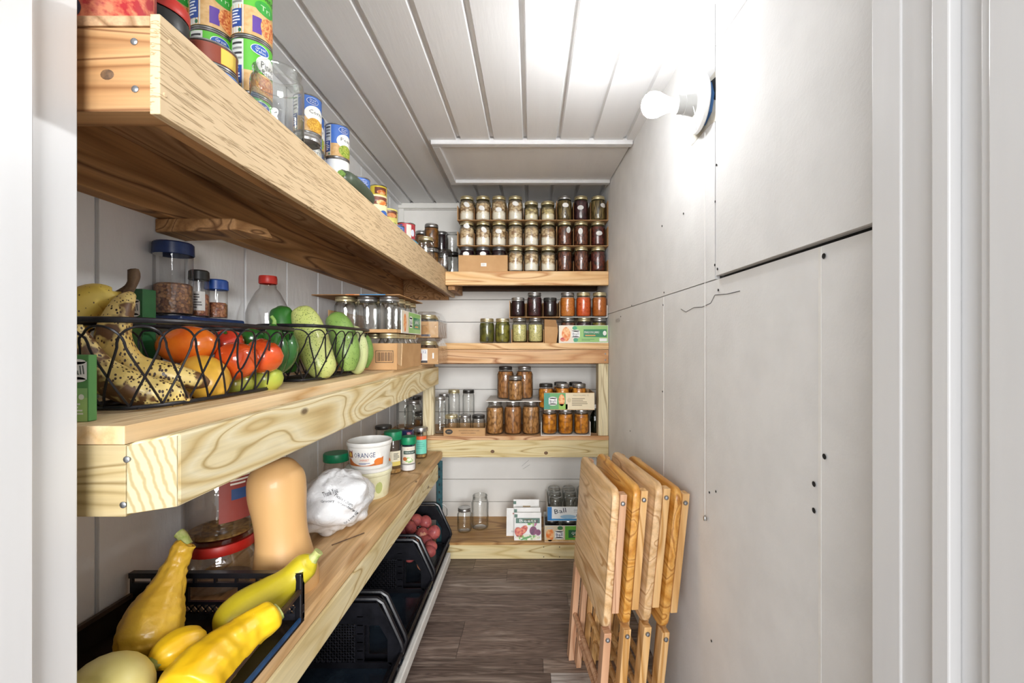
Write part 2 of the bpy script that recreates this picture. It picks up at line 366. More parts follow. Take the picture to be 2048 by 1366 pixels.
chunk('pepper_flakes', '#d29a68', '#7a5248', '#3a2c2c', 190, (1, 1, 1), .8); chunk('pretzel', '#cfa868', '#b0844a', '#6b4c28', 90, (1, 1, .5), .7)
pm('white_salt', '#eeeeec', '#e6e6e4', 200, .8)
# ---------------------------------------------------------------- setting
ZC = 1.917; XL = -.774; YB = 2.58
def XR(Y): return .491-.042*Y
fl = thing_floor = MB(); fl.box(-1.2, 1.0, -2.2, 2.75, -.03, -.003); floor = struct('floor', fl, 'dark_gap')
r = random.Random(3); y = -.26; row = 0
pls = [1.347, 1.463, 1.53, 1.644, 1.735, 1.829, 1.93, 2.03, 2.14, 2.25]
edges = [-2.0+.155*i for i in range(21)]+[1.235]+pls+[2.40, 2.58]
for i in range(len(edges)-1):
    x = -.78-r.uniform(0, .3); y0, y1 = edges[i], edges[i+1]
    if abs(y1-1.463) < 1e-6: seq = [(-.78, .065, 1), (.065, .5, 3)]
    elif y1 < .3: seq = [(-1.0, .9, r.randrange(3))]
    else:
        seq = []
        xs = [-.78, r.uniform(-.3, .3), .5]
        for k in range(2): seq.append((xs[k], xs[k+1], r.choice((0, 1, 2, 0))))
    for x0, x1, m in seq:
        struct('plank', MB().box(x0+.0006, x1-.0006, y0+.0008, y1-.0008, -.003, 0), 'floor_wood_%d' % m, floor, origin=((x0+x1)/2, (y0+y1)/2, 0))
# ceiling: backing plus long planks with recessed grooves between them
cl = MB(); cl.box(-.9, .62, .36, 2.7, ZC+.014, ZC+.05); ceil = struct('ceiling', cl, 'ceiling_paint')
P0, PW, GW = -.024, .134, .020
HX0, HY0, HY1 = -.375, 1.805, 2.20
for k in range(-6, 4):
    x0 = max(P0+PW*k+GW/2, XL); x1 = min(P0+PW*(k+1)-GW/2, .52)
    spans = [(.36, YB)] if x1 < HX0 else [(.36, HY0), (HY1, YB)]
    for y0, y1 in spans:
        pr = [(x0-.004, ZC+.014), (x0, ZC), (x1, ZC), (x1+.004, ZC+.014)]
        struct('plank', MB().prism(pr, 1, y0, y1), 'ceiling_paint', ceil, fix=True, origin=((x0+x1)/2, y0, ZC))
# hatch in the ceiling
h = thing('ceiling_hatch', 'white access hatch with raised trim let into the plank ceiling', 'hatch', (0, 2.0, ZC))
xr0, xr1 = XR(HY0)-.004, XR(HY1)-.004
part('panel', MB().hexa([(HX0, HY0, ZC-.001), (xr0, HY0, ZC-.001), (xr1, HY1, ZC-.001), (HX0, HY1, ZC-.001), (HX0, HY0, ZC+.012), (xr0, HY0, ZC+.012), (xr1, HY1, ZC+.012), (HX0, HY1, ZC+.012)]), 'ceiling_paint', h)
part('trim_strip', MB().box(HX0-.03, xr0, HY0-.03, HY0, ZC-.016, ZC+.01), 'trim_white', h, .002)
part('trim_strip', MB().box(HX0-.03, xr1, HY1, HY1+.03, ZC-.016, ZC+.01), 'trim_white', h, .002)
part('trim_strip', MB().box(HX0-.03, HX0, HY0, HY1, ZC-.016, ZC+.01), 'trim_white', h, .002)
# left wall: grooved boards
wl = MB(); wl.box(XL-.06, XL-.008, .38, 2.7, 0, 1.95); wall_left = struct('wall_left', wl, 'wall_paint')
gy = [.40]+[.785+.2032*k for k in range(-1, 9)]+[YB]
for i in range(len(gy)-1):
    struct('plank', MB().box(XL-.008, XL, gy[i]+.004, gy[i+1]-.004, 0, ZC+.012), 'wall_paint', wall_left, .0015, origin=(XL, gy[i], 0))
# back wall: shiplap boards
wb = MB(); wb.box(XL-.06, .6, YB+.006, YB+.06, 0, 1.95); wall_back = struct('wall_back', wb, 'dark_gap')
for k in range(-1, 15):
    z0 = max(0, .0405+.1315*k); z1 = min(.0405+.1315*(k+1), ZC+.012)
    if z1-z0 > .02: struct('board', MB().box(XL, .5, YB-.002, YB+.006, z0+.0012, z1-.0012), 'shiplap_paint', wall_back, .0012, origin=(0, YB, z0))
struct('trim_1', MB().box(XL, .42, YB-.02, YB-.002, ZC-.03, ZC), 'shiplap_paint', bevel=.003)
struct('trim_2', MB().box(XL, XL+.022, .55, YB-.02, ZC-.012, ZC), 'trim_white', bevel=.003)
struct('trim_3', MB().box(XL, XL+.03, YB-.012, YB-.002, 1.5, ZC-.03), 'shiplap_paint', bevel=.002)
# right wall: drywall sheets
def rw(y0, y1, z0, z1, off=0.0, th=.012):      # a slab on the slanting right wall; off = how far it stands proud
    a, b = XR(y0)-off, XR(y1)-off
    return MB().hexa([(a, y0, z0), (a+th, y0, z0), (b+th, y1, z0), (b, y1, z0), (a, y0, z1), (a+th, y0, z1), (b+th, y1, z1), (b, y1, z1)])
wall_right = struct('wall_right', rw(.3, 2.7, 0, 1.96, -.012, .05), 'dark_gap')
for y0, y1 in ((.36, .7018), (.703, 1.430), (1.4322, 2.62)):
    struct('drywall_sheet', rw(y0, y1, .002, 1.247), 'drywall_paper', wall_right, origin=(XR(y0), y0, 0))
struct('drywall_sheet', rw(1.0675, 2.62, 1.250, ZC+.03), 'drywall_paper', wall_right, origin=(.43, 1.5, 1.25))
struct('drywall_sheet', rw(.36, 1.046, 1.2545, 1.799, .008, .018), 'drywall_paper', wall_right, origin=(.46, .7, 1.25))
struct('drywall_sheet', rw(.36, 1.046, 1.802, ZC+.03, .008, .018), 'drywall_paper', wall_right, origin=(.46, .7, 1.8))
def wpt(px, py):                               # point of the right wall seen at a pixel
    Y = .491/((px-VX)/F+.042); p = at(px, py, Y); return V(XR(Y), Y, p.z)
for yy in (.7024, 1.4311):
    struct('joint_tape', rw(yy-.003, yy+.003, .01, 1.246, .0008, .002), 'paper_white', wall_right)
for i, (px, py) in enumerate(((1651, 913), (1630, 968), (1630, 1021), (1433, 983), (1420, 985), (1650, 512), (1441, 330), (1432, 403), (1325, 452), (1368, 427), (1329, 585), (1327, 610), (1431, 530), (1443, 538), (1438, 580), (1326, 783), (1261, 862), (1424, 1282), (1242, 633), (1264, 611))):
    p = wpt(px, py); pr = -.0085 if (p.y < 1.046 and p.z > 1.258) else -.0006
    rr = .0042 if px > 1600 else .003
    mbb = MB().lathe([(0, 0), (rr*.6, .0002), (rr, .0012), (rr*1.1, .0014)], 10, M4=Matrix.Translation(p+V(pr, 0, 0)) @ Matrix.Rotation(-PI/2-.042, 4, 'Y'))
    struct('screw_dimple', mbb, 'dark_gap', wall_right)
struct('paper_crack', MB().tube([wpt(*q)+V(-.0004, 0, 0) for q in ((1362, 618), (1372, 624), (1388, 615), (1405, 614), (1422, 606), (1430, 590), (1455, 588), (1480, 582))], .0007, 4), 'dark_gap', wall_right)
# printed stamp on the lower sheet
sp = Print(); sp.text('ROCK 316', 0, 0, .075, .018, '#8d8d8c', 0)
p = wpt(1236, 641); sp.plane('stamp', wall_right, p+V(-.0006, 0, 0), V(-.042*-1, -1, 0)*1.0 if False else V(.042, -1, 0), V(0, 0, 1))
# doorway we look through: jambs, stops, casings
def jamb(name, boxes):
    mb = MB()
    for b in boxes: mb.box(*b)
    return struct(name, mb, 'trim_white', bevel=.0015)
jamb('door_jamb_left', [(-.56, -.515, .36, .5, 0, 2.1), (-.515, -.503, .36, .445, 0, 2.1)])
jamb('door_jamb_right', [(.389, .47, .34, .462, 0, 2.1), (.387, .47, .461, .5, 0, 2.1), (.377, .389, .397, .4147, 0, 2.1), (.380, .47, .30, .372, 0, 2.1), (.376, .47, .30, .362, 0, 2.1), (.3785, .40, .351, .357, 0, 2.1)])
struct('wall_front', MB().box(-1.4, -.56, .40, .5, 0, 2.5).box(.47, 1.4, .30, .5, 0, 2.5).box(-.56, .47, .40, .5, 2.1, 2.5), 'wall_paint')
# ---------------------------------------------------------------- shelving
YF = 2.239                                       # front of the back shelves
def lerp(a, b, t): return a+(b-a)*t
def beamY(x0, x1, y0, y1, zn, zf):               # board along Y, slightly out of level: zn/zf = (bottom, top) near and far
    return MB().hexa([(x0, y0, zn[0]), (x1, y0, zn[0]), (x1, y1, zf[0]), (x0, y1, zf[0]), (x0, y0, zn[1]), (x1, y0, zn[1]), (x1, y1, zf[1]), (x0, y1, zf[1])])
def nail(parent, p, axis, r=.0035, m='bolt_steel'):
    rot = {'y': Matrix.Rotation(PI/2, 4, 'X'), 'x': Matrix.Rotation(PI/2, 4, 'Y')}[axis]
    part('nail_head', MB().lathe([(0, .0012), (r*.7, .0011), (r, .0004), (r, -.002)], 10, M4=Matrix.Translation(p) @ rot), m, parent)
# A: top left shelf
A = thing('wall_shelf', 'long wooden top shelf on the left wall with a pale rough fascia board', 'shelf', (-.6, 1.5, 1.36))
ZA = 1.478
part('fascia', MB().box(-.449, -.437, .518, 2.52, 1.362, 1.480), 'fascia_board', A, .001, label='pale rough-sawn front board')
part('shelf_board', MB().box(XL, -.449, .518, YB-.003, 1.466, ZA), 'plywood_under', A, .0008)
part('end_board', MB().box(XL, -.4495, .520, .556, 1.366, 1.4655), 'knotty_end_shaded', A, .001)
part('wall_ledger', MB().box(XL, XL+.038, .556, YB-.04, 1.352, 1.466), 'old_brown', A, .002, label='dark brown ledger board on the wall')
part('front_rail', MB().box(-.480, -.449, .556, YB-.04, 1.368, 1.466), 'old_brown', A, .002)
part('cross_rail', MB().box(XL+.038, -.480, YB-.04, YB-.003, 1.352, 1.466), 'old_brown', A, .002)
part('support_block', MB().hexa([(XL, .905, 1.322), (-.609, .905, 1.328), (-.575, .985, 1.328), (XL, .985, 1.322), (XL, .905, 1.351), (-.609, .905, 1.351), (-.59, .985, 1.351), (XL, .985, 1.351)]), 'old_brown', A, .003)
for px, py in ((268, 83), (270, 178)): nail(A, at(px, py, .5195), 'y', .0042)
for px, py in ((340, 85), (330, 190)):
    s = (VX-px)/.437; nail(A, V(-.4372, F/s, CZ+(VY-py)/s), 'x', .003, 'fascia_board')
# A: top back shelf
wood('shaded_ledger', [(0, '#4a3524'), (.5, '#5d4430'), (1, '#3a281a')], 0, 8, .7, 9, .7, .4)  # wood darkened to carry the shadow beneath the top back shelf
A2 = thing('wall_shelf', 'top shelf on the back wall holding stacked jars, warm pine front', 'shelf', (0, 2.4, 1.4))
part('front_board', MB().box(-.436, XR(YF)-.002, YF, YF+.038, 1.395, 1.464), 'pine_warm_x', A2, .002)
part('shelf_board', MB().box(-.436, .378, YF+.038, YB-.003, 1.45, 1.464), 'old_brown', A2, .001)
part('wall_ledger', MB().box(-.436, .378, YB-.04, YB-.003, 1.402, 1.45), 'shaded_ledger', A2, .002, label='ledger under the shelf, shade put into its colour')
part('side_cleat', MB().box(-.43, -.395, YF+.04, YB-.04, 1.375, 1.45), 'old_brown', A2, .002)
# B: middle left shelf
ZB = lambda Y: .993+.012*(Y-.54)/1.56
Bs = thing('wall_shelf', 'middle left shelf with a thick pale pine beam, holding two wire baskets', 'shelf', (-.6, 1.3, .89))
part('beam', MB().hexa([(-.484, .527, .886), (-.443, .553, .886), (-.443, 2.11, .902), (-.484, 2.11, .902), (-.484, .527, .972), (-.443, .553, .979), (-.443, 2.11, .986), (-.484, 2.11, .986)]), 'pine_swirl', Bs, .004, label='pale pine beam with swirling grain')
part('end_grain', MB().hexa([(-.4835, .5265, .888), (-.444, .5515, .888), (-.444, .5535, .888), (-.4835, .5285, .888), (-.4835, .5265, .969), (-.444, .5515, .976), (-.444, .5535, .976), (-.4835, .5285, .969)]), 'end_grain', Bs)
part('end_board', MB().box(XL, -.4855, .527, .563, .884, .970), 'pine_end_shaded', Bs, .001)
part('shelf_board', beamY(XL, -.487, .527, 2.20, (.9705, .993), (.984, 1.0055)), 'pine_plain', Bs, .001)
part('wall_ledger', MB().box(XL, XL+.035, .563, 2.2, .885, .970), 'old_brown', Bs, .002)
for px, py in ((253, 919), (246, 1010)): nail(Bs, at(px, py, .5265), 'y', .004, 'bolt_steel')
# B: middle back shelf
B2 = thing('wall_shelf', 'second back shelf with swirled pine front, holding sauce and pickle jars', 'shelf', (0, 2.4, 1.0))
part('shelf_board', MB().box(XL, XR(YF)-.002, YF-.004, YB-.003, 1.068, 1.10), 'pine_warm_x', B2, .002)
part('front_board', MB().box(-.5, XR(YF)-.002, YF, YF+.038, .996, 1.066), 'knotty_x', B2, .002)
part('wall_ledger', MB().box(XL, .378, YB-.04, YB-.003, .98, 1.068), 'old_brown', B2, .002)
part('post', MB().box((1197-VX)/393, (1217-VX)/393, YF+.002, YF+.088, .627, .995), 'post_pine', B2, .003, label='right upright post')
part('post', MB().hexa([(-.551, YF, .627), (-.500, YF+.02, .627), (-.500, YF+.06, .627), (-.551, YF+.04, .627), (-.551, YF, .99), (-.500, YF+.02, .99), (-.500, YF+.06, .99), (-.551, YF+.04, .99)]), 'post_pine', B2, .003, label='left upright post')
for zz in (1.045, 1.014): nail(B2, V(.378, YF-.0005, zz), 'y', .004)
# C: lower left shelf
Cs = thing('wall_shelf', 'lower left shelf of thick pine board holding squash, bag and tubs', 'shelf', (-.6, 1.3, .45))
part('shelf_board', MB().box(XL, -.443, .52, 2.20, .522, .56), 'osb_board', Cs, .006, label='worn flat top board')
part('beam', MB().box(-.480, -.443, .53, 2.10, .447, .520), 'pine_yellow', Cs, .004)
part('wall_ledger', MB().box(XL, XL+.035, .53, 2.2, .44, .520), 'old_brown', Cs, .002)
C2 = thing('wall_shelf', 'third back shelf with a knotty pale front board, holding large jars', 'shelf', (0, 2.4, .52))
part('shelf_board', MB().box(XL, XR(YF)-.002, YF-.004, YB-.003, .607, .627), 'knotty_x', C2, .001)
part('front_board', MB().box(-.53, XR(YF)-.002, YF, YF+.038, .518, .606), 'pine_yellow_x', C2, .002)
D2 = thing('wall_shelf', 'lowest back shelf just above the floor with an amber plywood top', 'shelf', (0, 2.4, 0))
part('shelf_board', MB().box(-.50, XR(YF)-.004, YF-.003, YB-.003, .073, .086), 'ply_amber', D2, .001)
part('front_board', MB().box(-.47, XR(YF)-.002, YF, YF+.038, .001, .0725), 'pine_yellow_x', D2, .002)
for dx in (.065, .145, .225):
    nail(D2, V(dx, YF-.0003, .062), 'y', .0025, 'dark_gap'); nail(D2, V(dx, YF-.0003, .012), 'y', .0025, 'dark_gap')
# D: steel rack with the bins under the lower left shelf
K = thing('steel_rack', 'low teal steel rack with a white front rail beneath the left shelves', 'rack', (-.58, 1.4, 0))
ZR = .10
part('rack_shelf', MB().box(-.765, -.405, .62, 2.19, ZR-.014, ZR), 'rack_floor', K)
part('front_rail', MB().hexa([(-.404, .62, ZR-.045), (-.385, .62, ZR-.045), (-.385, 2.11, ZR-.045), (-.404, 2.11, ZR-.045), (-.404, .62, ZR-.004), (-.385, .62, ZR-.004), (-.385, 2.11, ZR-.004), (-.404, 2.11, ZR-.004)]), 'white_metal', K, .004, label='white front rail')
for x, y in ((-.455, 2.195), (-.75, 2.195), (-.455, .64), (-.75, .64)):
    mb = MB().box(x-.016, x+.016, y-.012, y-.009, 0, .516).box(x-.016, x-.013, y-.012, y+.018, 0, .516)
    o = part('post', mb, 'teal_steel', K, .0006, label='teal steel upright')
    if x > -.6:
        for k in range(12): part('slot', MB().box(x-.003, x+.003, y-.0125, y-.0121, .05+.038*k, .062+.038*k), 'dark_gap', K)
solo('wire_hook', MB().tube([at(*q, 2.18) for q in ((884, 1008), (889, 1010), (894, 1018), (894, 1030), (890, 1034), (886, 1030))], .0018, 6), 'steel', 'small bent wire hook hanging beside the teal rack post', 'hook')

pm('knot_wood', '#5a4330', '#7a5c40', 120, .7, .3, 200)
def knot(parent, p, r, sx=1.0):
    part('knot', MB().lathe([(0, .0006), (r*.7, .0005), (r, -.001)], 14, M4=Matrix.Translation(p) @ Matrix.Rotation(PI/2, 4, 'X') @ Matrix.Diagonal((sx, 1, 1, 1))), 'knot_wood', parent)
knot(A, at(214, 149, .5198), .0075, 1.3)
for px, py in ((985, 903), (1092, 906)): knot(C2, at(px, py, YF-.0002), .010, 1.2)
knot(D2, at(889, 1097, YF-.0002), .009, 1.1)
for q in (((1044, 932), (1058, 920)), ((1046, 938), (1060, 929))):
    struct('scuff_mark', MB().bar(at(*q[0], YB-.0022), at(*q[1], YB-.0022), .0006, .006, (0, -1, .2)), 'dark_gap', wall_back)
# ---------------------------------------------------------------- lamp
LY, LZ = 1.118, 1.70; LX = XR(LY)
L = thing('wall_lamp', 'lit bare bulb in a white porcelain pull-chain holder on the right wall', 'lamp', (LX, LY, LZ))
RX = Matrix.Translation((LX, LY, LZ)) @ Matrix.Rotation(-PI/2, 4, 'Y') @ Matrix.Rotation(0, 4, 'Z')
part('junction_box', MB().lathe([(0, -.02), (.052, -.02), (.052, .014), (0, .014)], 8, M4=RX), pm('box_blue', '#3d6ba3', '#4676ae', 30, .5), L, ang=20)
part('plate', MB().lathe([(0, .013), (.066, .013), (.069, .016), (.069, .024), (.064, .028), (.03, .031), (0, .031)], 40, M4=RX), pm('porcelain', '#eeeeec', '#e8e8e6', 10, .25), L)
part('socket', MB().lathe([(.027, .03), (.024, .052), (.0245, .056), (.022, .057), (.022, .074), (0, .074)], 28, M4=RX), pm('socket_grey', '#b9b9b7', '#adadab', 10, .4), L)
g = G('bulb_glow'); g.b.inputs['Emission Color'].default_value = (.97, .985, 1, 1); ex = g.n('SeparateXYZ', {0: g.n('TexCoord').outputs['Object']}).outputs[0]; g.set(g.b.inputs['Emission Strength'], g.math('MULTIPLY', g.ramp(g.math('MULTIPLY', ex, -1.0), [(.085, .02), (.112, .06), (.130, .22), (.150, 1.0)]), BULB)); g.base('#ffffff'); M['bulb_glow'] = g.m
part('bulb', MB().lathe([(0, .163), (.012, .161), (.022, .155), (.029, .145), (.031, .133), (.029, .121), (.023, .108), (.018, .096), (.0165, .085), (.0165, .074), (0, .074)], 32, M4=RX), 'bulb_glow', L)
for a in (70, -70): part('screw_slot', MB().box(-.004, .004, -.011, .011, .0, .0012), 'dark_gap', L).matrix_local = Matrix.Rotation(-PI/2, 4, 'Y') @ Matrix.Translation((.045*math.sin(math.radians(a)), -.018*math.cos(math.radians(a)), .0305))
ch = MB(); cx = LX-.034; cy = LY-.02
ch.tube([(LX-.04, cy, LZ-.01), (cx, cy-.002, LZ-.04), (cx, cy-.003, LZ-.075)], .0012, 5)
part('pull_chain', ch, 'steel', L)
cord = MB(); yc = LY-.01; xc = LX-.02
p0 = at(1410, 262, yc); p1 = at(1410, 1040, yc)
cord.tube([(p0.x, yc, LZ-.075), (p1.x, yc, p1.z+.012)], .0009, 5)
part('pull_cord', cord, 'paper_white', L)
part('cord_weight', MB().lathe([(0, -.012), (.004, -.01), (.0045, -.003), (.0015, .003), (0, .004)], 12, c=(p1.x, yc, p1.z+.009)), 'steel', L)
# torn paper round the hole
tp = MB(); q = [(1437, 135), (1405, 175), (1388, 190), (1390, 250), (1383, 292), (1402, 270), (1420, 250), (1437, 238)]
pts = [wpt(*k)+V(-.001, 0, 0) for k in q]; cen = sum(pts, V(0, 0, 0))/len(pts)
tp.add(pts+[p+V(.0008, 0, 0) for p in pts], [tuple(range(8))[::-1], tuple(range(8, 16))]+[(i, (i+1) % 8, 8+(i+1) % 8, 8+i) for i in range(8)])
struct('torn_paper', tp, pm('torn_paper', '#dcd8cd', '#c9c2b2', 40, .9, .5, 60), wall_right)
tp = MB(); pts = [wpt(*k)+V(-.0015, 0, 0) for k in [(1437, 150), (1420, 165), (1416, 178), (1430, 200), (1437, 200)]]
tp.add(pts, [tuple(range(5))]); struct('wall_hole', tp, 'dark_gap', wall_right)

# ---------------------------------------------------------------- folding tray tables
def tray_table(label, xn, xf, xb, top_m, leg_m, dz=0, sh=0, group='folded tray tables'):
    """xn / xf: x of the panel's face at its near / far end (top); xb: x at near end bottom"""
    yn, yf = 1.165, 1.545; zt, zb = .708+dz, .335+dz
    t = thing('folding_table', label, 'table', ((xn+xf)/2, 1.35, 0), group)
    def P(u, v, w):                            # u 0..1 near->far, v height, w thickness (towards the wall)
        lean = (xn-xb)/(zt-zb)
        return V(lerp(xn, xf, u)+lean*(v-zt)+w, lerp(yn, yf, u)+.105*w, v)
    r = .028; ring = []
    for cu, cv, a0 in ((0, 1, 90), (0, 0, 180), (1, 0, 270), (1, 1, 0)):
        for k in range(6):
            a = math.radians(a0+90*k/5)
            ring.append((lerp(r, .38-r, cu)+r*math.cos(a), lerp(zb+r, zt-r, cv)+r*math.sin(a)))
    mb = MB(); n = len(ring); th = .020
    lay = [(.004, 0), (.0012, .003), (0, .008), (0, .013), (.0015, .018), (.005, th)]
    vs = []
    cu, cv = .19, (zt+zb)/2
    for ins, w in lay:
        for u, v in ring:
            du, dv = cu-u, cv-v; l = math.hypot(du, dv); vs.append(P((u+du/l*ins)/.38, v+dv/l*ins, w))
    fs = [tuple(range(n)), tuple(range((len(lay)-1)*n, len(lay)*n))[::-1]]
    for i in range(len(lay)-1):
        for k in range(n): fs.append((i*n+k, (i+1)*n+k, (i+1)*n+(k+1) % n, i*n+(k+1) % n))
    mb.add(vs, fs); mb.sm = True
    part('tabletop', mb, top_m, t, fix=True, ang=50)
    def strut(name, u0, v0, u1, v1, w0, w1, wd, m):   # flat bar between two points in the table's plane
        b = MB(); A0, B0 = V(u0, v0, 0), V(u1, v1, 0); d = (V(u1-u0, v1-v0, 0)).normalized(); s = V(-d.y, d.x, 0)*wd/2
        q = [A0-s, A0+s, B0+s, B0-s]
        b.hexa([P(k.x/.38, k.y, w0) for k in q]+[P(k.x/.38, k.y, w1) for k in q])
        return part(name, b, m, t, .0015, fix=True)
    for u in (.015, .365):
        strut('cleat', u, zb+.045, u, zt-.012, th+.0005, th+.019, .030, leg_m)
    strut('leg', .010, .0, .010, zb+.06, .006, .0195 if False else .0185, .034, leg_m) if False else None
    strut('leg', .012, .001, .012, zb-.003, .002, .022, .034, leg_m)
    strut('leg', .368, .001, .368, zb-.003, .002, .022, .034, leg_m)
    strut('leg', .05, .001, .075, zb+.30, th+.0005, th+.017, .030, leg_m)
    strut('leg', .33, .001, .305, zb+.30, th+.0005, th+.017, .030, leg_m)
    a, b_ = P(.1, .09, th+.008), P(.93, .09, th+.008)
    part('stretcher', MB().tube([a, b_], .0085, 10), leg_m, t)
    part('stretcher', MB().tube([P(.03, .16, .012), P(.97, .16, .012)], .0085, 10), leg_m, t)
    for u, v, w in ((.0, zt-.035, .028), (-.003, zb-.02, .012)):
        c = P(u-.003/.38 if v > zb else u-.006/.38, v, w)
        part('bolt', MB().lathe([(0, .004), (.004, .0032), (.0062, 0), (.0062, -.006)], 12, M4=Matrix.Translation(c) @ Matrix.Rotation(PI/2, 4, 'X')), 'bolt_steel', t)
    return t
tray_table('folding tray table nearest the shelves, pale worn top with scratches', .218, .176, .191, 'oak_pale', 'oak_leg_rose', -.004)
tray_table('second folding tray table from the shelves, orange honey top', .274, .232, .243, 'oak_honey', 'oak_leg', .006)
tray_table('third folding tray table from the shelves, tallest pale corner', .334, .285, .297, 'oak_pale', 'oak_leg', .012)
tray_table('folding tray table leaning against the right wall, golden rim', .385, .342, .345, 'oak_honey', 'oak_leg', -.002)
# ---------------------------------------------------------------- jars
KIND = {  # body radius, height, lid radius, shoulder (fraction of height where the wall ends)
 'pint': (.0390, .127, .0345, .74), 'half': (.0365, .100, .0345, .70), 'quart': (.0460, .172, .0355, .76),
 'wide': (.0410, .127, .0405, .80), 'half_gallon': (.0570, .250, .0430, .78), 'wide_quart': (.047, .178, .0425, .80), 'slim': (.0300, .138, .0265, .80), 'tall': (.0325, .215, .031, .86), 'bottle': (.031, .19, .0285, .78), 'slimhalf': (.0335, .098, .0325, .72), 'hero': (.0465, .142, .0440, .84), 'jelly': (.0355, .105, .0340, .78)}
MC = {}
def jmesh(kind, what, gm=None, fill=.8, lid=True):
    key = (kind, what, gm, fill, lid)
    if key in MC: return MC[key]
    R, H, rl, sh = KIND[kind]; n = 28
    top = H-.003 if lid else H
    if what == 'glass':
        pr = [(0, .004), (R*.72, .003), (R*.8, 0), (R*.93, .003), (R, .012), (R, H*sh-.006), (R*.985, H*sh), (rl*1.0, H-.026), (rl*.95, H-.021), (rl*.94, top)]
        if not lid: pr[-1:] = [(rl*.96, H-.016), (rl*.93, H-.013), (rl*.96, H-.009), (rl*.93, H-.006), (rl*.97, H-.002), (rl*.93, H), (rl*.86, H-.001), (rl*.84, H-.02)]
        me = MB().lathe(pr, n).mesh('jar_glass', gm, ang=60)
    elif what == 'content':
        zf = H*fill; r = R*.94; pr = [(0, .006), (R*.8, .006), (r, .014)]
        if zf < H*sh: pr += [(r, zf-.002), (r*.97, zf), (0, zf)]
        else: pr += [(r, H*sh-.006), (r*.985, H*sh), (lerp(r, rl*.88, (zf-H*sh)/(H*(1-sh))), zf), (0, zf)]
        me = MB().lathe(pr, 20).mesh('contents', gm, ang=50)
    elif what == 'lid':
        z = H-.018
        pr = [(rl*.97, z), (rl+.0008, z+.001), (rl+.0010, z+.003), (rl, z+.004), (rl, z+.0075), (rl+.0008, z+.0085), (rl, z+.0095), (rl, H-.002), (rl-.002, H), (rl-.005, H-.0003), (rl-.006, H-.0012), (0, H-.0012)]
        me = MB().lathe(pr, 32).mesh('lid', gm, ang=40)
    MC[key] = me; return me
OV = {}
def oval_mesh(R, rot):
    k = (R, rot)
    if k not in OV:
        p = Print(.006); p.ell(0, 0, .0165, .0115, 'paper_white', 0, rot); OV[k] = p.cylmesh('label', R, -PI/2)
    return OV[k]
def jar(kind, x, y, z, label, content=None, fill=.8, lid='lid_gold', group=None, oval=None, inv=False, gm=None, name='jar', rz=0):
    R, H, rl, sh = KIND[kind]
    if inv: t = thing(name, label, 'jar', (x, y, z+H), group, (PI, 0, rz))
    else: t = thing(name, label, 'jar', (x, y, z), group, (0, 0, rz))
    link('jar_glass', jmesh(kind, 'glass', gm or ('jar_glass' if content else 'jar_glass_clear'), .8, bool(lid)), t)
    if content: link('contents', jmesh(kind, 'content', content, fill), t)
    if lid: link('lid', jmesh(kind, 'lid', lid), t)
    if oval: link('label', oval_mesh(R, oval[0]), t, (0, 0, oval[1]*H), (0, 0, oval[2]))
    return t
def PX(px, Y): return (px-VX)*Y/F                # world x of a pixel column at depth Y
def tray(x0, x1, y0, y1, z, h, label, m='kraft_card', div=2, front=0, th=.0028, group=None, sides=True):
    t = thing('cardboard_tray', label, 'tray', ((x0+x1)/2, y0, z), group)
    part('base', MB().box(x0, x1, y0, y1, z, z+th), m, t)
    if sides:
        for x in (x0, x1-th): part('side_panel', MB().box(x, x+th, y0, y1, z+th, z+h), m, t)
        part('back_panel', MB().box(x0+th, x1-th, y1-th, y1, z+th, z+h), m, t)
    if front: part('front_panel', MB().box(x0+th, x1-th, y0, y0+th, z+th, z+front), m, t)
    for k in range(div):
        x = x0+(x1-x0)*(k+1)/(div+1); part('divider', MB().box(x-.0008, x+.0008, y0+.006, y1-th, z+th, z+h*.92), 'kraft_dark', t)
    return t
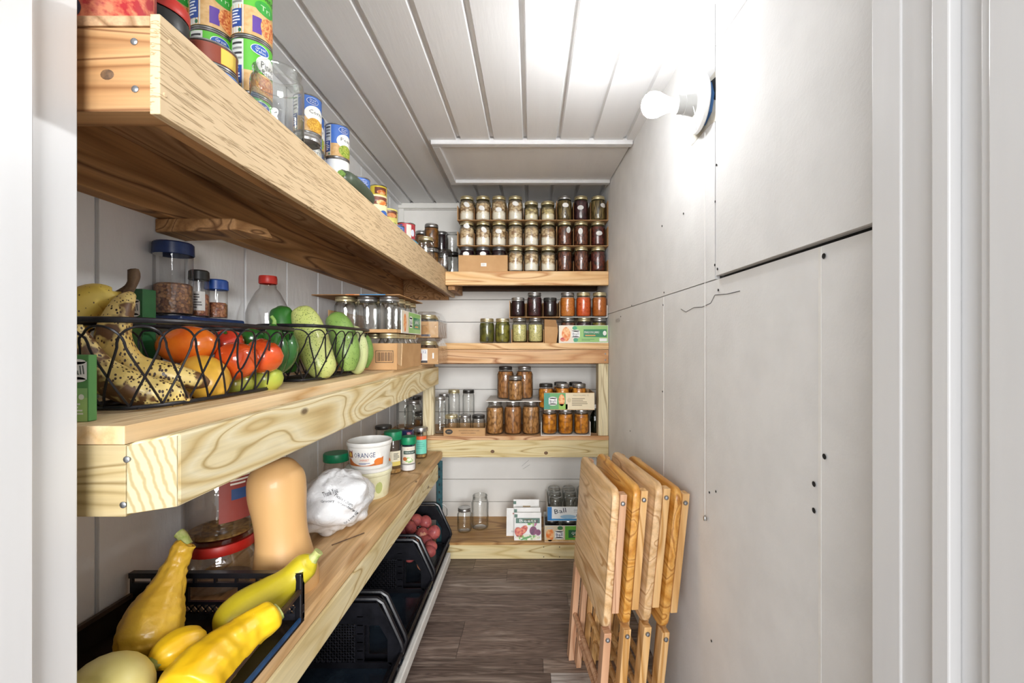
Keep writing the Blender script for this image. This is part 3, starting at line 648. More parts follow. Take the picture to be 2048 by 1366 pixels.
# --- top back shelf: three rows of packed jars in three columns of trays
YJ = YF+.048; YJ2 = YJ+.085; ZS = 1.464
colsx = [[PX(p, YJ) for p in (934, 966, 998)], [PX(p, YJ) for p in (1031, 1063, 1096)], [PX(p, YJ) for p in (1129, 1162, 1196)]]
words3 = ('left', 'middle', 'right'); ords = ('first', 'second', 'third')
rows = [ZS+.003, ZS+.134, ZS+.265]
spec = {  # (row, col): [(kind, content, fill, lid, oval(rotation, height, turn))]
 (2, 0): [('pint', 'chicken', .8, 'lid_gold', (-.6, .62, .18)), ('pint', 'chicken', .78, 'lid_gold', (-.5, .48, .0)), ('pint', 'chicken', .84, 'lid_gold', (-.1, .42, .05))],
 (2, 1): [('pint', 'chicken', .82, 'lid_gold', (-.25, .66, .05)), ('half', 'chicken_low', .66, 'lid_gold', None), ('half', 'chicken_low', .68, 'lid_gold', None)],
 (2, 2): [('pint', 'green_beans', .8, 'lid_silver', (0, .6, .0)), ('pint', 'purple_beans', .8, 'lid_gold', (0, .5, -.1)), ('pint', 'green_beans', .8, 'lid_gold', (-.1, .6, .5))],
 (1, 0): [('pint', 'chicken', .8, 'lid_gold', (-.2, .78, .1)), ('pint', 'chicken', .78, 'lid_gold', (-.8, .64, .3)), ('pint', 'chicken', .8, 'lid_gold', (-.1, .58, .05))],
 (1, 1): [('pint', 'chicken', .8, 'lid_gold', None), ('pint', 'chicken', .8, 'lid_gold', None), ('pint', 'chicken', .78, 'lid_gold', None)],
 (1, 2): [('pint', 'brown_beans', .78, 'lid_gold', (1.4, .64, .5)), ('pint', 'brown_beans', .8, 'lid_gold', (1.57, .58, -.1)), ('pint', 'dark_beans', .78, 'lid_gold', (0, .5, .1))],
 (0, 0): [('pint', 'purple_jelly', .85, 'lid_grey', (0, .7, 0)), ('pint', 'purple_jelly', .85, 'lid_grey', (0, .7, .1)), ('pint', 'purple_jelly', .85, 'lid_grey', None)],
 (0, 1): [('pint', 'chicken', .82, 'lid_gold', None), ('pint', 'chicken', .8, 'lid_gold', None), ('pint', 'chicken', .76, 'lid_gold', None)],
 (0, 2): [('pint', 'brown_beans', .8, 'lid_gold', None), ('pint', 'brown_beans', .82, 'lid_gold', None), ('pint', 'dark_beans', .8, 'lid_gold', None)]}
nm = {'chicken': 'jar of pale canned chicken', 'chicken_low': 'short jar of yellowish canned chicken', 'green_beans': 'jar of olive green beans', 'purple_beans': 'jar of dark purple beans', 'brown_beans': 'jar of brown bean pods', 'dark_beans': 'jar of dark red beans', 'purple_jelly': 'dark jar with grey lid'}
rn = ('bottom', 'middle', 'top'); cn = ('left', 'centre', 'right'); gname = 'home-canned jars stacked on the top back shelf'
ro = ('lower', 'upper', 'highest')
for (rw_, cc), js in spec.items():
    xs = colsx[cc]
    for i, (k, ct, fi, ld_, ov) in enumerate(js):
        jar(k, xs[i]+R0.uniform(-.001, .001), YJ, rows[rw_]+.0002, '%s, %s in %s row of %s stack, top back shelf' % (nm[ct], ords[i], rn[rw_], cn[cc]), ct, fi, ld_, gname, ov, rz=R0.uniform(-.1, .1))
    for i in range(3):                     # the second row, glimpsed between the first
        jar('pint', xs[i], YJ2, rows[rw_]+.0002, 'sealed jar straight behind the %s jar, %s row of the %s stack' % (ords[i], rn[rw_], cn[cc]), {0: 'chicken', 1: 'chicken', 2: 'dark_beans'}[cc], .8, 'lid_gold', 'jars behind the %s stack' % cn[cc])
    if not (rw_ == 0 and cc == 0):
        tray(xs[0]-.044, xs[2]+.044 if cc < 2 else xs[2]+.046, YJ-.042, YJ2+.045, rows[rw_]-.003, (.075, .07, .10)[cc] if rw_ else .06, 'shallow cardboard tray under the %s row of jars in the %s stack' % (rn[rw_], cn[cc]), 'kraft_card', 2, group='cardboard jar trays, top back shelf')
t = tray(PX(917, YF+.004), PX(1015, YF+.004), YF+.004, YJ2+.045, ZS, .085, 'brown cardboard box half hiding dark jars, top back shelf', div=0, front=.084)
p = Print(.05); p.rect(-.016, -.008, .012, .009, 'paper_white'); p.lines(-.012, -.005, .008, .006, 4, '#b9b6ae');
p.plane('label', t, (PX(968, YF), YF+.004, ZS+.035), (1, 0, 0), (0, 0, 1))
# --- left corner of the top back shelf
jar('pint', PX(863, 2.30), 2.30, ZS, 'lower dark amber jar in the corner of the top back shelf', 'amber_fruit', .82, 'lid_silver')
jar('pint', PX(842, 2.42), 2.44, ZS, 'dark amber jar at the wall corner, under another jar, top back shelf', 'amber_fruit', .82, 'lid_dark')
jar('pint', PX(889, 2.31), 2.315, ZS, 'clear empty jar standing upside down beside the brown box', None, 0, None, inv=True)
jar('pint', PX(880, 2.42), 2.455, ZS, 'dark jar behind the upside down jar in the corner', 'amber_fruit', .82, 'lid_dark')
jar('pint', PX(863, 2.30), 2.30, ZS+.1272, 'upper amber fruit jar with silver lid stacked in the corner', 'amber_fruit', .82, 'lid_silver')
jar('pint', PX(842, 2.42), 2.44, ZS+.1272, 'amber jar with a dull lid at the wall corner, upper of its pile', 'amber_fruit', .8, 'lid_silver')
jar('pint', PX(880, 2.42), 2.455, ZS+.1272, 'tall dark jar with grey lid behind the amber fruit jars', 'purple_jelly', .85, 'lid_grey')
jar('pint', PX(903, 2.37), 2.385, ZS, 'dusky empty jar next to the stacked chicken jars, lower one', None, 0, 'lid_dark')
jar('half', PX(903, 2.37), 2.385, ZS+.1272, 'dusky upside down empty jar next to the stacked chicken jars', None, 0, None, inv=True)
# --- middle back shelf (B)
ZB2 = 1.1002
def row(z, Y, items, group):
    for px, k, ct, fi, ld_, lb in items: jar(k, PX(px, Y), Y, z, lb, ct, fi, ld_, group, rz=R0.uniform(-.2, .2))
gB = 'jars on the second back shelf'
row(ZB2, YF+.055, [(974, 'pint', 'pickle_slices', .82, 'lid_gold', 'dark green pickle jar at the left end of the second back shelf'), (1005, 'pint', 'pickle_light', .84, 'lid_gold', 'olive pickle jar with bright gold lid, second back shelf')], gB)
row(ZB2+.003, YF+.050, [(1039, 'pint', 'pale_corn', .72, 'lid_silver', 'jar of pale yellow corn beside the olive pickle jar'), (1071, 'pint', 'pale_corn', .72, 'lid_silver', 'jar of pale yellow corn beside the torn brown box')], gB)
tray(PX(1023, YF+.01), PX(1088, YF+.01), YF+.008, YF+.16, ZB2, .07, 'low cardboard tray holding two corn jars', div=1)
bx = thing('cardboard_box', 'torn brown cardboard box between corn jars and printed green carton', 'box', (PX(1103, YF), YF+.05, ZB2))
x0, x1 = PX(1089, YF+.02), PX(1116, YF+.02)
part('panel', MB().prism([(x0, ZB2), (x1-.008, ZB2), (x1, ZB2+.06), (x1-.003, ZB2+.09), (x1-.012, ZB2+.118), (x0, ZB2+.122)], 1, YF+.02, YF+.023), 'kraft_card', bx, fix=True)
part('panel', MB().box(x0, x0+.003, YF+.023, YF+.2, ZB2, ZB2+.12), 'kraft_card', bx)
part('flap', MB().hexa([(x0, YF+.0185, ZB2+.085), (x1-.004, YF+.0185, ZB2+.082), (x1-.004, YF+.0198, ZB2+.082), (x0, YF+.0198, ZB2+.085), (x0, YF+.0185, ZB2+.122), (x1-.010, YF+.0185, ZB2+.118), (x1-.010, YF+.0198, ZB2+.118), (x0, YF+.0198, ZB2+.122)]), 'kraft_dark', bx)
tray(PX(1019, YF+.01), PX(1120, YF+.01), YF+.004, YF+.16, ZB2+.1305, .085, 'torn cardboard tray under the three dark jam jars', div=2)
zu = ZB2+.1338
row(zu, YF+.050, [(1036, 'half', 'purple_jelly', .8, 'lid_silver', 'small jar of near-black jelly, left of the jam jars'), (1069, 'pint', 'plum_jam', .8, 'lid_silver', 'taller quilted jar of plum jam between two small jars'), (1100, 'half', 'purple_jelly', .8, 'lid_dark', 'small dark jelly jar beside the orange sauce jars')], gB)
tray(PX(1119, YF+.01), XR(YF)-.006, YF+.006, YF+.16, ZB2+.1305, .062, 'thin white tray under the three orange sauce jars', 'white_card', div=0)
row(zu, YF+.050, [(1135, 'pint', 'pumpkin', .78, 'lid_silver', 'jar of orange-brown sauce next to the dark jelly jar'), (1167, 'pint', 'tomato_sauce', .79, 'lid_gold', 'bright red-orange sauce jar, middle of the three'), (1199, 'pint', 'rust_sauce', .79, 'lid_gold', 'rust sauce jar against the right wall')], gB)
row(ZB2+.003, YF+.055, [(1136, 'pint', 'brown_beans', .8, 'lid_silver', 'jar of brown beans in the printed green carton'), (1168, 'pint', 'purple_beans', .8, 'lid_gold', 'dark jar in the middle of the printed green carton'), (1199, 'pint', 'pepper_mix', .8, 'lid_silver', 'jar of yellow peppers in the printed green carton')], gB)
FR = Vector
def carton(name, label, x0, x1, y0, y1, z0, h, m, prt=None, cat='carton', hb=None):
    t = thing(name, label, cat, ((x0+x1)/2, y0, z0)); th = .0025
    part('base', MB().box(x0, x1, y0, y1, z0, z0+.0026), m, t)
    part('front_panel', MB().box(x0, x1, y0, y0+th, z0+.0026, z0+h), m, t)
    part('back_panel', MB().box(x0, x1, y1-th, y1, z0+.0026, z0+(hb or h)), m, t)
    for x in (x0, x1-th): part('side_panel', MB().box(x, x+th, y0+th, y1-th, z0+.0026, z0+h), m, t)
    if prt: prt.plane('print', t, ((x0+x1)/2, y0, z0), (1, 0, 0), (0, 0, 1))
    return t
def script_logo(p, u, v, s, badge='paper_white', ink='#4c5660', l=2):   # white rounded badge with the script name
    p.rect(u-s, v-s*.8, u+s, v+s*.8, badge, l); p.ell(u, v+s*.8, s*.9, s*.25, badge, l); p.ell(u, v-s*.8, s*.9, s*.25, badge, l)
    p.text('Ball', u, v, s*1.5, s*.8, ink, l+1, .12)
pm('art_orange', '#e0762c', '#f0c188', 55, .5, lo=.4, hi=.6); pm('art_beans', '#b4552c', '#e3a565', 220, .5, lo=.4, hi=.6); pm('art_red', '#b3262e', '#e38a62', 70, .5, lo=.42, hi=.6)
pm('art_green', '#4f9a3a', '#a9cf62', 60, .5, lo=.4, hi=.6); pm('art_peas', '#6f8f25', '#b7bd55', 260, .5, lo=.42, hi=.58); pm('art_purple', '#5a1f4a', '#8c3a68', 60, .5); pm('art_salad', '#e7e3ce', '#6fae4a', 70, .5, lo=.5, hi=.62)
pm('art_corn', '#e0b444', '#c48a2a', 240, .5, lo=.42, hi=.58); pm('art_tan', '#d6b27e', '#c59a61', 90, .5)
x0, x1 = PX(1118, YF), XR(YF)-.004; wd = x1-x0
p = Print(.5); p.rect(-wd/2+.002, .004, wd/2-.002, .088, '#8fc06a', 0); p.rect(-wd/2+.002, .004, -wd/2+.075, .088, '#e9d9c2', 1); p.ell(-wd/2+.036, .045, .022, .036, 'art_orange', 2); p.ell(-wd/2+.02, .018, .014, .010, 'art_red', 3)
p.ell(-wd/2+.08, .076, .012, .010, '#2c9a6e', 2); p.ell(-wd/2+.085, .016, .012, .010, '#2c9a6e', 2); script_logo(p, -wd/2+.085, .046, .021)
p.rect(.0, .03, wd/2-.008, .070, '#0f7c49', 1); p.text('MASON JARS', .042, .053, .075, .014, 'paper_white', 2); p.rect(.008, .036, .06, .041, '#e79a4a', 2); p.ell(wd/2-.018, .050, .009, .012, 'paper_white', 2); p.rect(wd/2-.045, .008, wd/2-.006, .024, 'paper_white', 1); p.lines(-.01, .010, .06, .022, 2, '#5d8f4a', 1)
carton('jar_carton', 'open printed green jar carton at the right end, second back shelf', x0, x1, YF+.001, YF+.16, ZB2, .090, 'white_card', p)
# --- third back shelf (C)
ZC2 = .6272; YQ = YF+.065; gC = 'jars on the third back shelf'
row(ZC2, YQ, [(990, 'quart', 'pulled_meat_pale', .80, 'lid_silver', 'quart of tan shredded meat, left of the lower three'), (1026, 'quart', 'pulled_meat', .82, 'lid_silver', 'quart of tan shredded meat, middle of the lower three'), (1062, 'quart', 'pulled_meat_pale', .82, 'lid_silver', 'quart of tan shredded meat, right of the lower three')], gC)
sh_ = solo('cardboard_sheet', MB().box(PX(974, YQ), PX(1082, YQ), YF+.015, YF+.26, ZC2+.1724, ZC2+.1754), 'white_card', 'white speckled card sheet lying on the lower quart jars', 'card')
zq = ZC2+.1758
row(zq, YF+.125, [(1011, 'quart', 'pulled_meat', .84, 'lid_dark', 'upper quart of brown meat at the left back'), (1049, 'quart', 'pulled_meat', .84, 'lid_silver', 'upper quart of brown meat at the right back')], gC)
row(zq, YF+.040, [(1031, 'pint', 'pulled_meat_pale', .8, 'lid_silver', 'small jar of shredded meat in front of two upper quarts')], gC)
yy = [(1099, 'yam jar, left of three beneath the printed carton'), (1131, 'yam jar, middle of three beneath the printed carton'), (1163, 'yam jar, right of three beneath the printed carton')]
row(ZC2+.003, YF+.05, [(px, 'pint', 'yam_chunks', .8, 'lid_silver', 'orange '+lb) for px, lb in yy], gC)
tray(PX(1082, YF+.01), PX(1181, YF+.01), YF+.008, YF+.16, ZC2, .07, 'low tray with worn sides under three orange yam jars', 'white_card', div=0)
x0, x1 = PX(1088, YF), PX(1189, YF); wd = x1-x0
p = Print(.5); p.rect(-wd/2, .003, -wd/2+.03, .086, '#2f8f78', 0); p.rect(-wd/2+.03, .003, -wd/2+.12, .086, '#58a05a', 0); p.rect(-wd/2+.075, .003, -wd/2+.12, .03, '#8fbf4a', 1); p.ell(-wd/2+.09, .05, .016, .03, 'art_orange', 1); script_logo(p, -wd/2+.045, .045, .021)
p.rect(-wd/2+.11, .003, wd/2, .086, '#e6d6b4', 1); p.text('MASON JARS 12', .06, .074, .08, .009, '#8d8064', 2); p.ell(-wd/2+.128, .05, .010, .012, '#d0bf98', 2); p.lines(-wd/2+.142, .02, wd/2-.03, .062, 5, '#9c8d6c', 2)
zt_ = ZC2+.132
carton('jar_carton', 'opened jar carton with cream panel stacked on yam jars', x0, x1, YF+.001, YF+.20, zt_, .088, 'kraft_pale', p)
row(zt_+.003, YF+.055, [(1092, 'pint', 'yam_chunks', .8, 'lid_dark', 'yam jar at the left inside the stacked carton'), (1125, 'pint', 'yam_chunks', .82, 'lid_silver', 'yam jar at the middle front inside the stacked carton'), (1158, 'pint', 'yam_chunks', .82, 'lid_silver', 'yam jar at the right front inside the stacked carton')], gC)
row(zt_+.003, YF+.150, [(1121, 'pint', 'yam_chunks', .8, 'lid_dark', 'yam jar at the middle back inside the stacked carton'), (1151, 'pint', 'yam_chunks', .8, 'lid_dark', 'yam jar at the right back inside the stacked carton')], gC)
# clear jars in the kraft tray
x0, x1 = PX(887, YF), PX(970, YF); wd = x1-x0
p = Print(.5); p.ell(-.078, .021, .019, .013, '#241c16', 0); p.text('JARS', -.078, .021, .022, .008, 'kraft_pale', 1); p.text('REGULAR MOUTH MASON JARS', .025, .026, .105, .0075, '#4a3423', 1); p.text('WIDE MOUTH CANNING', .02, .014, .075, .006, '#4a3423', 1)
t = carton('jar_tray', 'low brown tray with dark lettering holding three clear jars', x0, x1, YF+.001, YF+.15, ZC2, .040, 'kraft_card', p, 'tray')
row(ZC2+.003, YF+.048, [(903, 'slimhalf', None, 0, 'lid_gold', 'clear empty jar with greenish gold lid in the lettered tray'), (930, 'slimhalf', None, 0, 'lid_silver', 'clear empty jar with silver lid in the lettered tray'), (957, 'slimhalf', None, 0, 'lid_dark', 'clear empty jar with dull lid in the lettered tray')], gC)
row(ZC2, YF+.195, [(908, 'tall', None, 0, 'lid_gold', 'tall clear empty jar with gold lid behind the lettered tray'), (937, 'tall', None, 0, 'lid_dark', 'tall clear empty jar with dark lid behind the lettered tray')], gC)
jar('bottle', PX(878, YF+.05), YF+.075, ZC2, 'tall clear jar with silver lid beside the left post', None, 0, 'lid_silver')
jar('bottle', PX(886, YF+.2), YF+.235, ZC2, 'clear jar with silver lid behind, near the left post', None, 0, 'lid_silver')
jar('quart', PX(826, YF+.05), YF+.06, ZC2, 'large clear jar left of the left post, amber tinge inside', 'amber_fruit', .22, 'lid_silver')
jar('wide_quart', PX(803, YF+.1), YF+.17, ZC2, 'shadowy clear jar against the left wall, third back shelf', None, 0, None)
jar('half', PX(842, YF+.15), YF+.15, ZC2, 'dark squat jar behind the left post', 'amber_fruit', .6, 'lid_dark')
jar('quart', PX(830, YF+.25), YF+.255, ZC2, 'dim clear jar at the back corner, third back shelf', None, 0, 'lid_dark')
bt = thing('bottle', 'small dark green bottle with white cap beside the right post', 'bottle', (PX(1190, YF+.1), YF+.10, ZC2))
link('glass_body', MB().lathe([(0, .002), (.024, 0), (.026, .004), (.026, .085), (.02, .10), (.011, .115), (.0105, .132)], 20).mesh('glass_body', 'bottle_green'), bt)
link('contents', MB().lathe([(0, .004), (.0235, .004), (.0235, .08), (0, .082)], 16).mesh('contents', pm('green_liquid', '#14301c', '#1c3f24', 30, .4)), bt)
link('cap', MB().lathe([(.0115, .128), (.012, .146), (.010, .148), (0, .148)], 16).mesh('cap', 'paper_white'), bt)
# --- lowest back shelf (D)
ZD = .0862
t = jar('pint', PX(929, YF+.14), YF+.14, ZD, 'clear empty jar with silver lid, left jar of the lowest back shelf', None, 0, 'lid_silver')
t = jar('wide_quart', PX(960, YF+.185), YF+.185, ZD, 'taller clear lidless jar on the lowest back shelf', None, 0, None)
def packet(name, label, x0, x1, y, z0, h, lean, art, lz=0):
    t = thing(name, label, 'seed packet', ((x0+x1)/2, y, z0), 'seed packets on the lowest back shelf'); wd = x1-x0; dy = lean*h
    b = MB(); nn = 6; vs = []
    for i in range(nn+1):
        v = i/nn; bul = .005*math.sin(PI*min(1, v*1.15)) if v < .87 else .0008
        vs += [(x0, y+dy*v, z0+h*v), ((x0+x1)/2, y+dy*v-bul, z0+h*v), (x1, y+dy*v, z0+h*v), ((x0+x1)/2, y+dy*v+.0015+bul*.3, z0+h*v)]
    fs = []
    for i in range(nn):
        for k in range(4): fs.append((i*4+k, i*4+(k+1) % 4, i*4+4+(k+1) % 4, i*4+4+k))
    fs += [(3, 2, 1, 0), (nn*4, nn*4+1, nn*4+2, nn*4+3)]
    b.add(vs, fs); b.sm = True
    part('pouch', b, 'paper_white', t, ang=50)
    O = V((x0+x1)/2, y-.0062, z0)
    art.plane('print', t, O, (1, 0, 0), (0, dy, h))
    return t
def seed_art(w_, h_, kind):
    p = Print(.5); g_ = '#1f5d46'
    p.rect(-w_/2+.001, h_-.016, -w_/2+.016, h_-.001, g_, 1); p.rect(-.018, h_-.030, .022, h_-.024, '#a98c5a', 1)
    p.rect(-w_/2+.008, h_*.66, w_/2-.008, h_*.66+.024, g_, 1); p.text({'beet': 'Beets', 'kale': 'Greens', 'pod': 'Beans'}[kind], 0, h_*.66+.012, w_*.62, .015, 'paper_white', 2)
    if kind == 'beet':
        p.ell(-w_*.33, .04, .020, .026, 'art_red', 1, .5); p.ell(-w_*.16, .052, .026, .016, 'art_red', 2, .8); p.ell(w_*.20, .048, .019, .021, 'art_purple', 2); p.ell(w_*.38, .040, .014, .014, 'art_purple', 1)
        p.rect(w_*.18, .066, w_*.22, .10, '#8fb54a', 1); p.ell(w_*.1, .088, .018, .010, 'art_green', 1, .6); p.ell(w_*.3, .085, .006, .018, '#b0507c', 1, -.4); p.ell(0, .016, w_*.45, .013, 'art_salad', 1); p.ell(-.008, .014, .03, .005, '#3f8f3a', 2, .3)
    else: p.ell(0, .045, w_*.38, .035, 'art_green' if kind == 'kale' else 'art_salad', 1)
    return p
h1 = .128
xa, xb_ = PX(1028, YF), PX(1083, YF)
packet('seed_packet', 'white seed packet with red beet picture, front of the standing packets', xa, xb_, YF+.022, ZD, h1, .30, seed_art(xb_-xa, h1, 'beet'))
packet('seed_packet', 'white seed packet directly behind the beet packet', xa-.002, xb_-.004, YF+.045, ZD, .145, .28, seed_art(xb_-xa, .145, 'kale'))
packet('seed_packet', 'bluish seed packet rearmost and highest of the packets', xa-.008, xb_-.010, YF+.085, ZD, .172, .27, seed_art(xb_-xa, .172, 'pod'))
packet('seed_packet', 'plain white packet peeking out left behind the beet packet', PX(1013, YF+.09), PX(1048, YF+.09), YF+.075, ZD, .135, .22, Print(.5).rect(-.014, .11, .0, .115, '#b86a55', 1).rect(-.02, .02, .016, .028, '#c9c9c4', 1))
x0, x1 = PX(1089, YF), PX(1189, YF); wd = x1-x0
p = Print(.5); p.rect(-wd/2, .002, wd/2, .082, '#5fae2c', 0); p.rect(-wd/2, .002, -wd/2+.105, .082, '#d8c7a6', 1); p.ell(-wd/2+.028, .038, .020, .034, 'art_orange', 2); p.rect(-wd/2+.012, .066, -wd/2+.044, .074, '#c9c4b8', 3); p.rect(-wd/2, .002, wd/2, .012, 'art_tan', 2); p.ell(-wd/2+.08, .072, .014, .010, '#2a6e3a', 2)
script_logo(p, -wd/2+.075, .038, .022, ink='#23356b'); p.rect(-.005, .022, wd/2-.004, .062, '#0f5a30', 2); p.text('QUART', .045, .045, .07, .016, 'paper_white', 3); p.rect(.02, .028, .07, .032, '#d8a05a', 3)
carton('jar_carton', 'green jar carton with orange jar picture, lowest back shelf', x0, x1, YF+.002, YF+.19, ZD, .084, 'white_card', p)
row(ZD+.003, YF+.055, [(1104, 'half', 'purple_jelly', .6, 'lid_dark', 'jar with dark lid at left in the green carton'), (1137, 'half', 'purple_jelly', .6, 'lid_silver', 'jar with silver lid at the middle of the green carton'), (1170, 'half', 'purple_jelly', .6, 'lid_dark', 'jar at the right of the green carton')], 'jars in the green carton')
x0, x1 = PX(1095, YF+.01), PX(1193, YF+.01); wd = x1-x0; zc = ZD+.1035
p = Print(.5); p.rect(-wd/2, .002, wd/2, .072, '#eef0ef', 0); p.rect(-wd/2, .002, -wd/2+.022, .072, '#2f7fc4', 1); p.rect(-wd/2+.022, .002, wd/2, .012, '#3f95cf', 1); p.ell(-.02, .022, .04, .010, '#9cc3dc', 1); p.text('Ball', -wd/2+.065, .052, .06, .024, '#1f2a38', 2, .15); p.text('COMPLETES', .04, .055, .062, .010, '#232c36', 2); p.text('12 STORAGE JARS', .04, .044, .06, .005, '#5b6670', 2); p.lines(.02, .022, .06, .034, 2, '#56626c', 2); p.ell(wd/2-.014, .04, .010, .014, '#1c1c1c', 2)
carton('jar_carton', 'blue and white open carton of upturned small jars on top', x0, x1, YF+.012, YF+.28, zc, .073, 'white_card', p)
for j in range(3):
    for i in range(3):
        jar('jelly', x0+.044+i*.0815, YF+.058+j*.082, zc+.003, 'small clear upturned jar, %s row, %s column, in the blue carton' % (('front', 'middle', 'back')[j], ('left', 'middle', 'right')[i]), None, 0, None, 'upturned jars in the blue carton', inv=True, gm='jar_smoke' if 'jar_smoke' in M else None)
# ---------------------------------------------------------------- produce materials
def skin(name, c1, c2, spot=None, sc=14, stretch=(1, 1, 1), rough=.35, spot_scale=160, thr=(.30, .36), bump=.1, bs=120, coat=.15, patch=None):
    g = G(name); co = g.coord(stretch); c = g.ramp(g.noise(co, sc, 3), [(.35, c1), (.65, c2)])
    if spot:
        v = g.n('TexVoronoi', {'Vector': g.coord((1, 1, .6)), 'Scale': spot_scale}).outputs['Distance']
        k = g.noise(g.coord(), 25, 2); d = g.math('ADD', v, g.math('MULTIPLY', k, .55))
        c = g.mix(g.ramp(d, [(thr[0], 1.0), (thr[1], 0.0)]), c, spot)
    if patch: c = g.mix(g.ramp(g.noise(g.coord(), 16, 3, .7), [(patch[1], 0.0), (patch[1]+.05, 1.0)]), c, patch[0])
    g.base(c); g.p(Roughness=rough); g.b.inputs['Coat Weight'].default_value = coat; g.bump(g.noise(g.coord(), bs, 3), bump, .002); M[name] = g.m
skin('banana_skin', '#ead28a', '#dfc06a', '#3a2213', 12, rough=.5, spot_scale=210, thr=(.55, .61), patch=('#6a4828', .53))
skin('banana_yellow', '#e9cd62', '#dfbe4e', '#4a2c16', 12, rough=.5, spot_scale=170, thr=(.42, .47))
skin('stem_brown', '#4a3626', '#6b5238', sc=60, rough=.8, bump=.4)
skin('tomato_orange', '#d9701f', '#c4531a', sc=22, rough=.2, coat=.5, bump=.02); skin('tomato_red', '#c23c1a', '#d0581f', sc=14, rough=.18, coat=.6, bump=.02)
skin('tomato_dark', '#a02a22', '#bd3a24', sc=14, rough=.18, coat=.6, bump=.02); skin('mango_yellow', '#dfae3c', '#cf9a3a', '#5a4020', sc=18, rough=.3, spot_scale=40, thr=(.1, .14), bump=.02)
skin('green_tomato', '#8fa63a', '#b3b04a', sc=18, rough=.25, coat=.4, bump=.02)
skin('pepper_green', '#1b4a1c', '#2a5f24', sc=14, rough=.2, coat=.5, bump=.05); skin('cucumber_dark', '#23581f', '#37772b', '#6a9a4a', 10, rough=.35, spot_scale=110, thr=(.12, .2))
skin('cucumber_pale', '#b9bf74', '#9aa653', '#56682a', 9, (1, 1, .3), rough=.45, spot_scale=260, thr=(.47, .56)); skin('cucumber_mid', '#66893f', '#86a052', '#3c5c26', 9, (1, 1, .3), rough=.4, spot_scale=260, thr=(.44, .54))
skin('cucumber_white', '#c6cc96', '#b0b97a', '#728446', 9, (1, 1, .3), rough=.45, spot_scale=240, thr=(.34, .42))
skin('squash_gold', '#e0b83c', '#d4a634', '#e7cf72', 10, rough=.4, spot_scale=70, thr=(.22, .3), bump=.6, bs=90); skin('squash_yellow', '#e6be1c', '#d9a915', '#efd95e', 10, rough=.35, spot_scale=60, thr=(.2, .28), bump=.25, bs=60)
skin('squash_lime', '#c9b82a', '#b9a81f', '#ddd06a', 10, rough=.35, spot_scale=60, thr=(.2, .28), bump=.2, bs=60); skin('squash_pale', '#dccf86', '#c9ba5e', sc=10, rough=.4, bump=.05)
skin('squash_stem', '#8fa04a', '#b9bb7a', sc=80, rough=.7, bump=.3)
skin('butternut', '#deb37a', '#d0a268', '#6a4a2a', 8, (1, 1, .3), rough=.5, spot_scale=45, thr=(.12, .15), bump=.05)
skin('potato_red', '#b0574f', '#8a3a40', '#d0a080', 40, rough=.65, spot_scale=120, thr=(.3, .42), bump=.3, patch=('#c78e70', .6)); skin('potato_tan', '#c98a62', '#a85f48', sc=25, rough=.65, bump=.2)

# ---------------------------------------------------------------- wire baskets
def basket(label, b0, b1, z0, z1, n):          # b = (x0, x1, y0, y1) at the bottom and at the rim
    t = thing('wire_basket', label, 'basket', ((b0[0]+b0[1])/2, (b0[2]+b0[3])/2, z0), 'black wire baskets on the middle left shelf')
    def ringpt(b, u):                          # superellipse outline
        a = 2*PI*u; c, s = math.cos(a), math.sin(a); e = .55
        return ((b[0]+b[1])/2+(b[1]-b[0])/2*math.copysign(abs(c)**e, c), (b[2]+b[3])/2+(b[3]-b[2])/2*math.copysign(abs(s)**e, s))
    # resample by arc length so that the loops are evenly spaced
    K_ = 400; raw = [ringpt(b1, i/K_) for i in range(K_+1)]; L = [0]
    for i in range(K_): L.append(L[-1]+math.dist(raw[i], raw[i+1]))
    def u_of(s):
        s = (s % 1)*L[-1]; lo, hi = 0, K_
        while hi-lo > 1:
            m = (lo+hi)//2
            if L[m] <= s: lo = m
            else: hi = m
        return (lo+(s-L[lo])/max(1e-9, L[lo+1]-L[lo]))/K_
    def pos(s, v):
        u = u_of(s); p, q = ringpt(b0, u), ringpt(b1, u); k = v**.8
        return V(lerp(p[0], q[0], k), lerp(p[1], q[1], k), lerp(z0+.004, z1, v))
    N_ = 90
    part('rim', MB().tube([pos(i/N_, 1) for i in range(N_)], .0042, 8, True), 'black_wire', t)
    part('base_ring', MB().tube([pos(i/N_, 0) for i in range(N_)], .0034, 8, True), 'black_wire', t)
    for i in range(n):
        c = i/n; pts = []
        half = [(.60+.92*(1-j/9)**1.15, .70*j/9) for j in range(9)]+[(.60*math.cos(PI/2*j/7), .70+.235*math.sin(PI/2*j/7)) for j in range(8)]
        for sgn, seq in ((-1, half), (1, half[:-1][::-1])): pts += [pos(c+sgn*hw/n, vv) for hw, vv in seq]
        part('loop_wire', MB().tube(pts, .0017, 5), 'black_wire', t)
    for i in range(5):
        x = lerp(b0[0]+.02, b0[1]-.02, i/4)
        part('base_wire', MB().tube([(x, b0[2]+.006, z0+.003), (x, b0[3]-.006, z0+.003)], .0017, 5), 'black_wire', t)
    return t
Z1 = ZB(.8)+.001; Z2 = ZB(1.25)+.001
basket('black wire basket with bananas and tomatoes at the near end', (-.668, -.545, .625, .985), (-.694, -.512, .585, 1.012), Z1, 1.124, 22)
basket('black wire basket of cucumbers, farther along the same shelf', (-.655, -.546, 1.065, 1.405), (-.676, -.506, 1.030, 1.445), Z2, 1.136, 19)
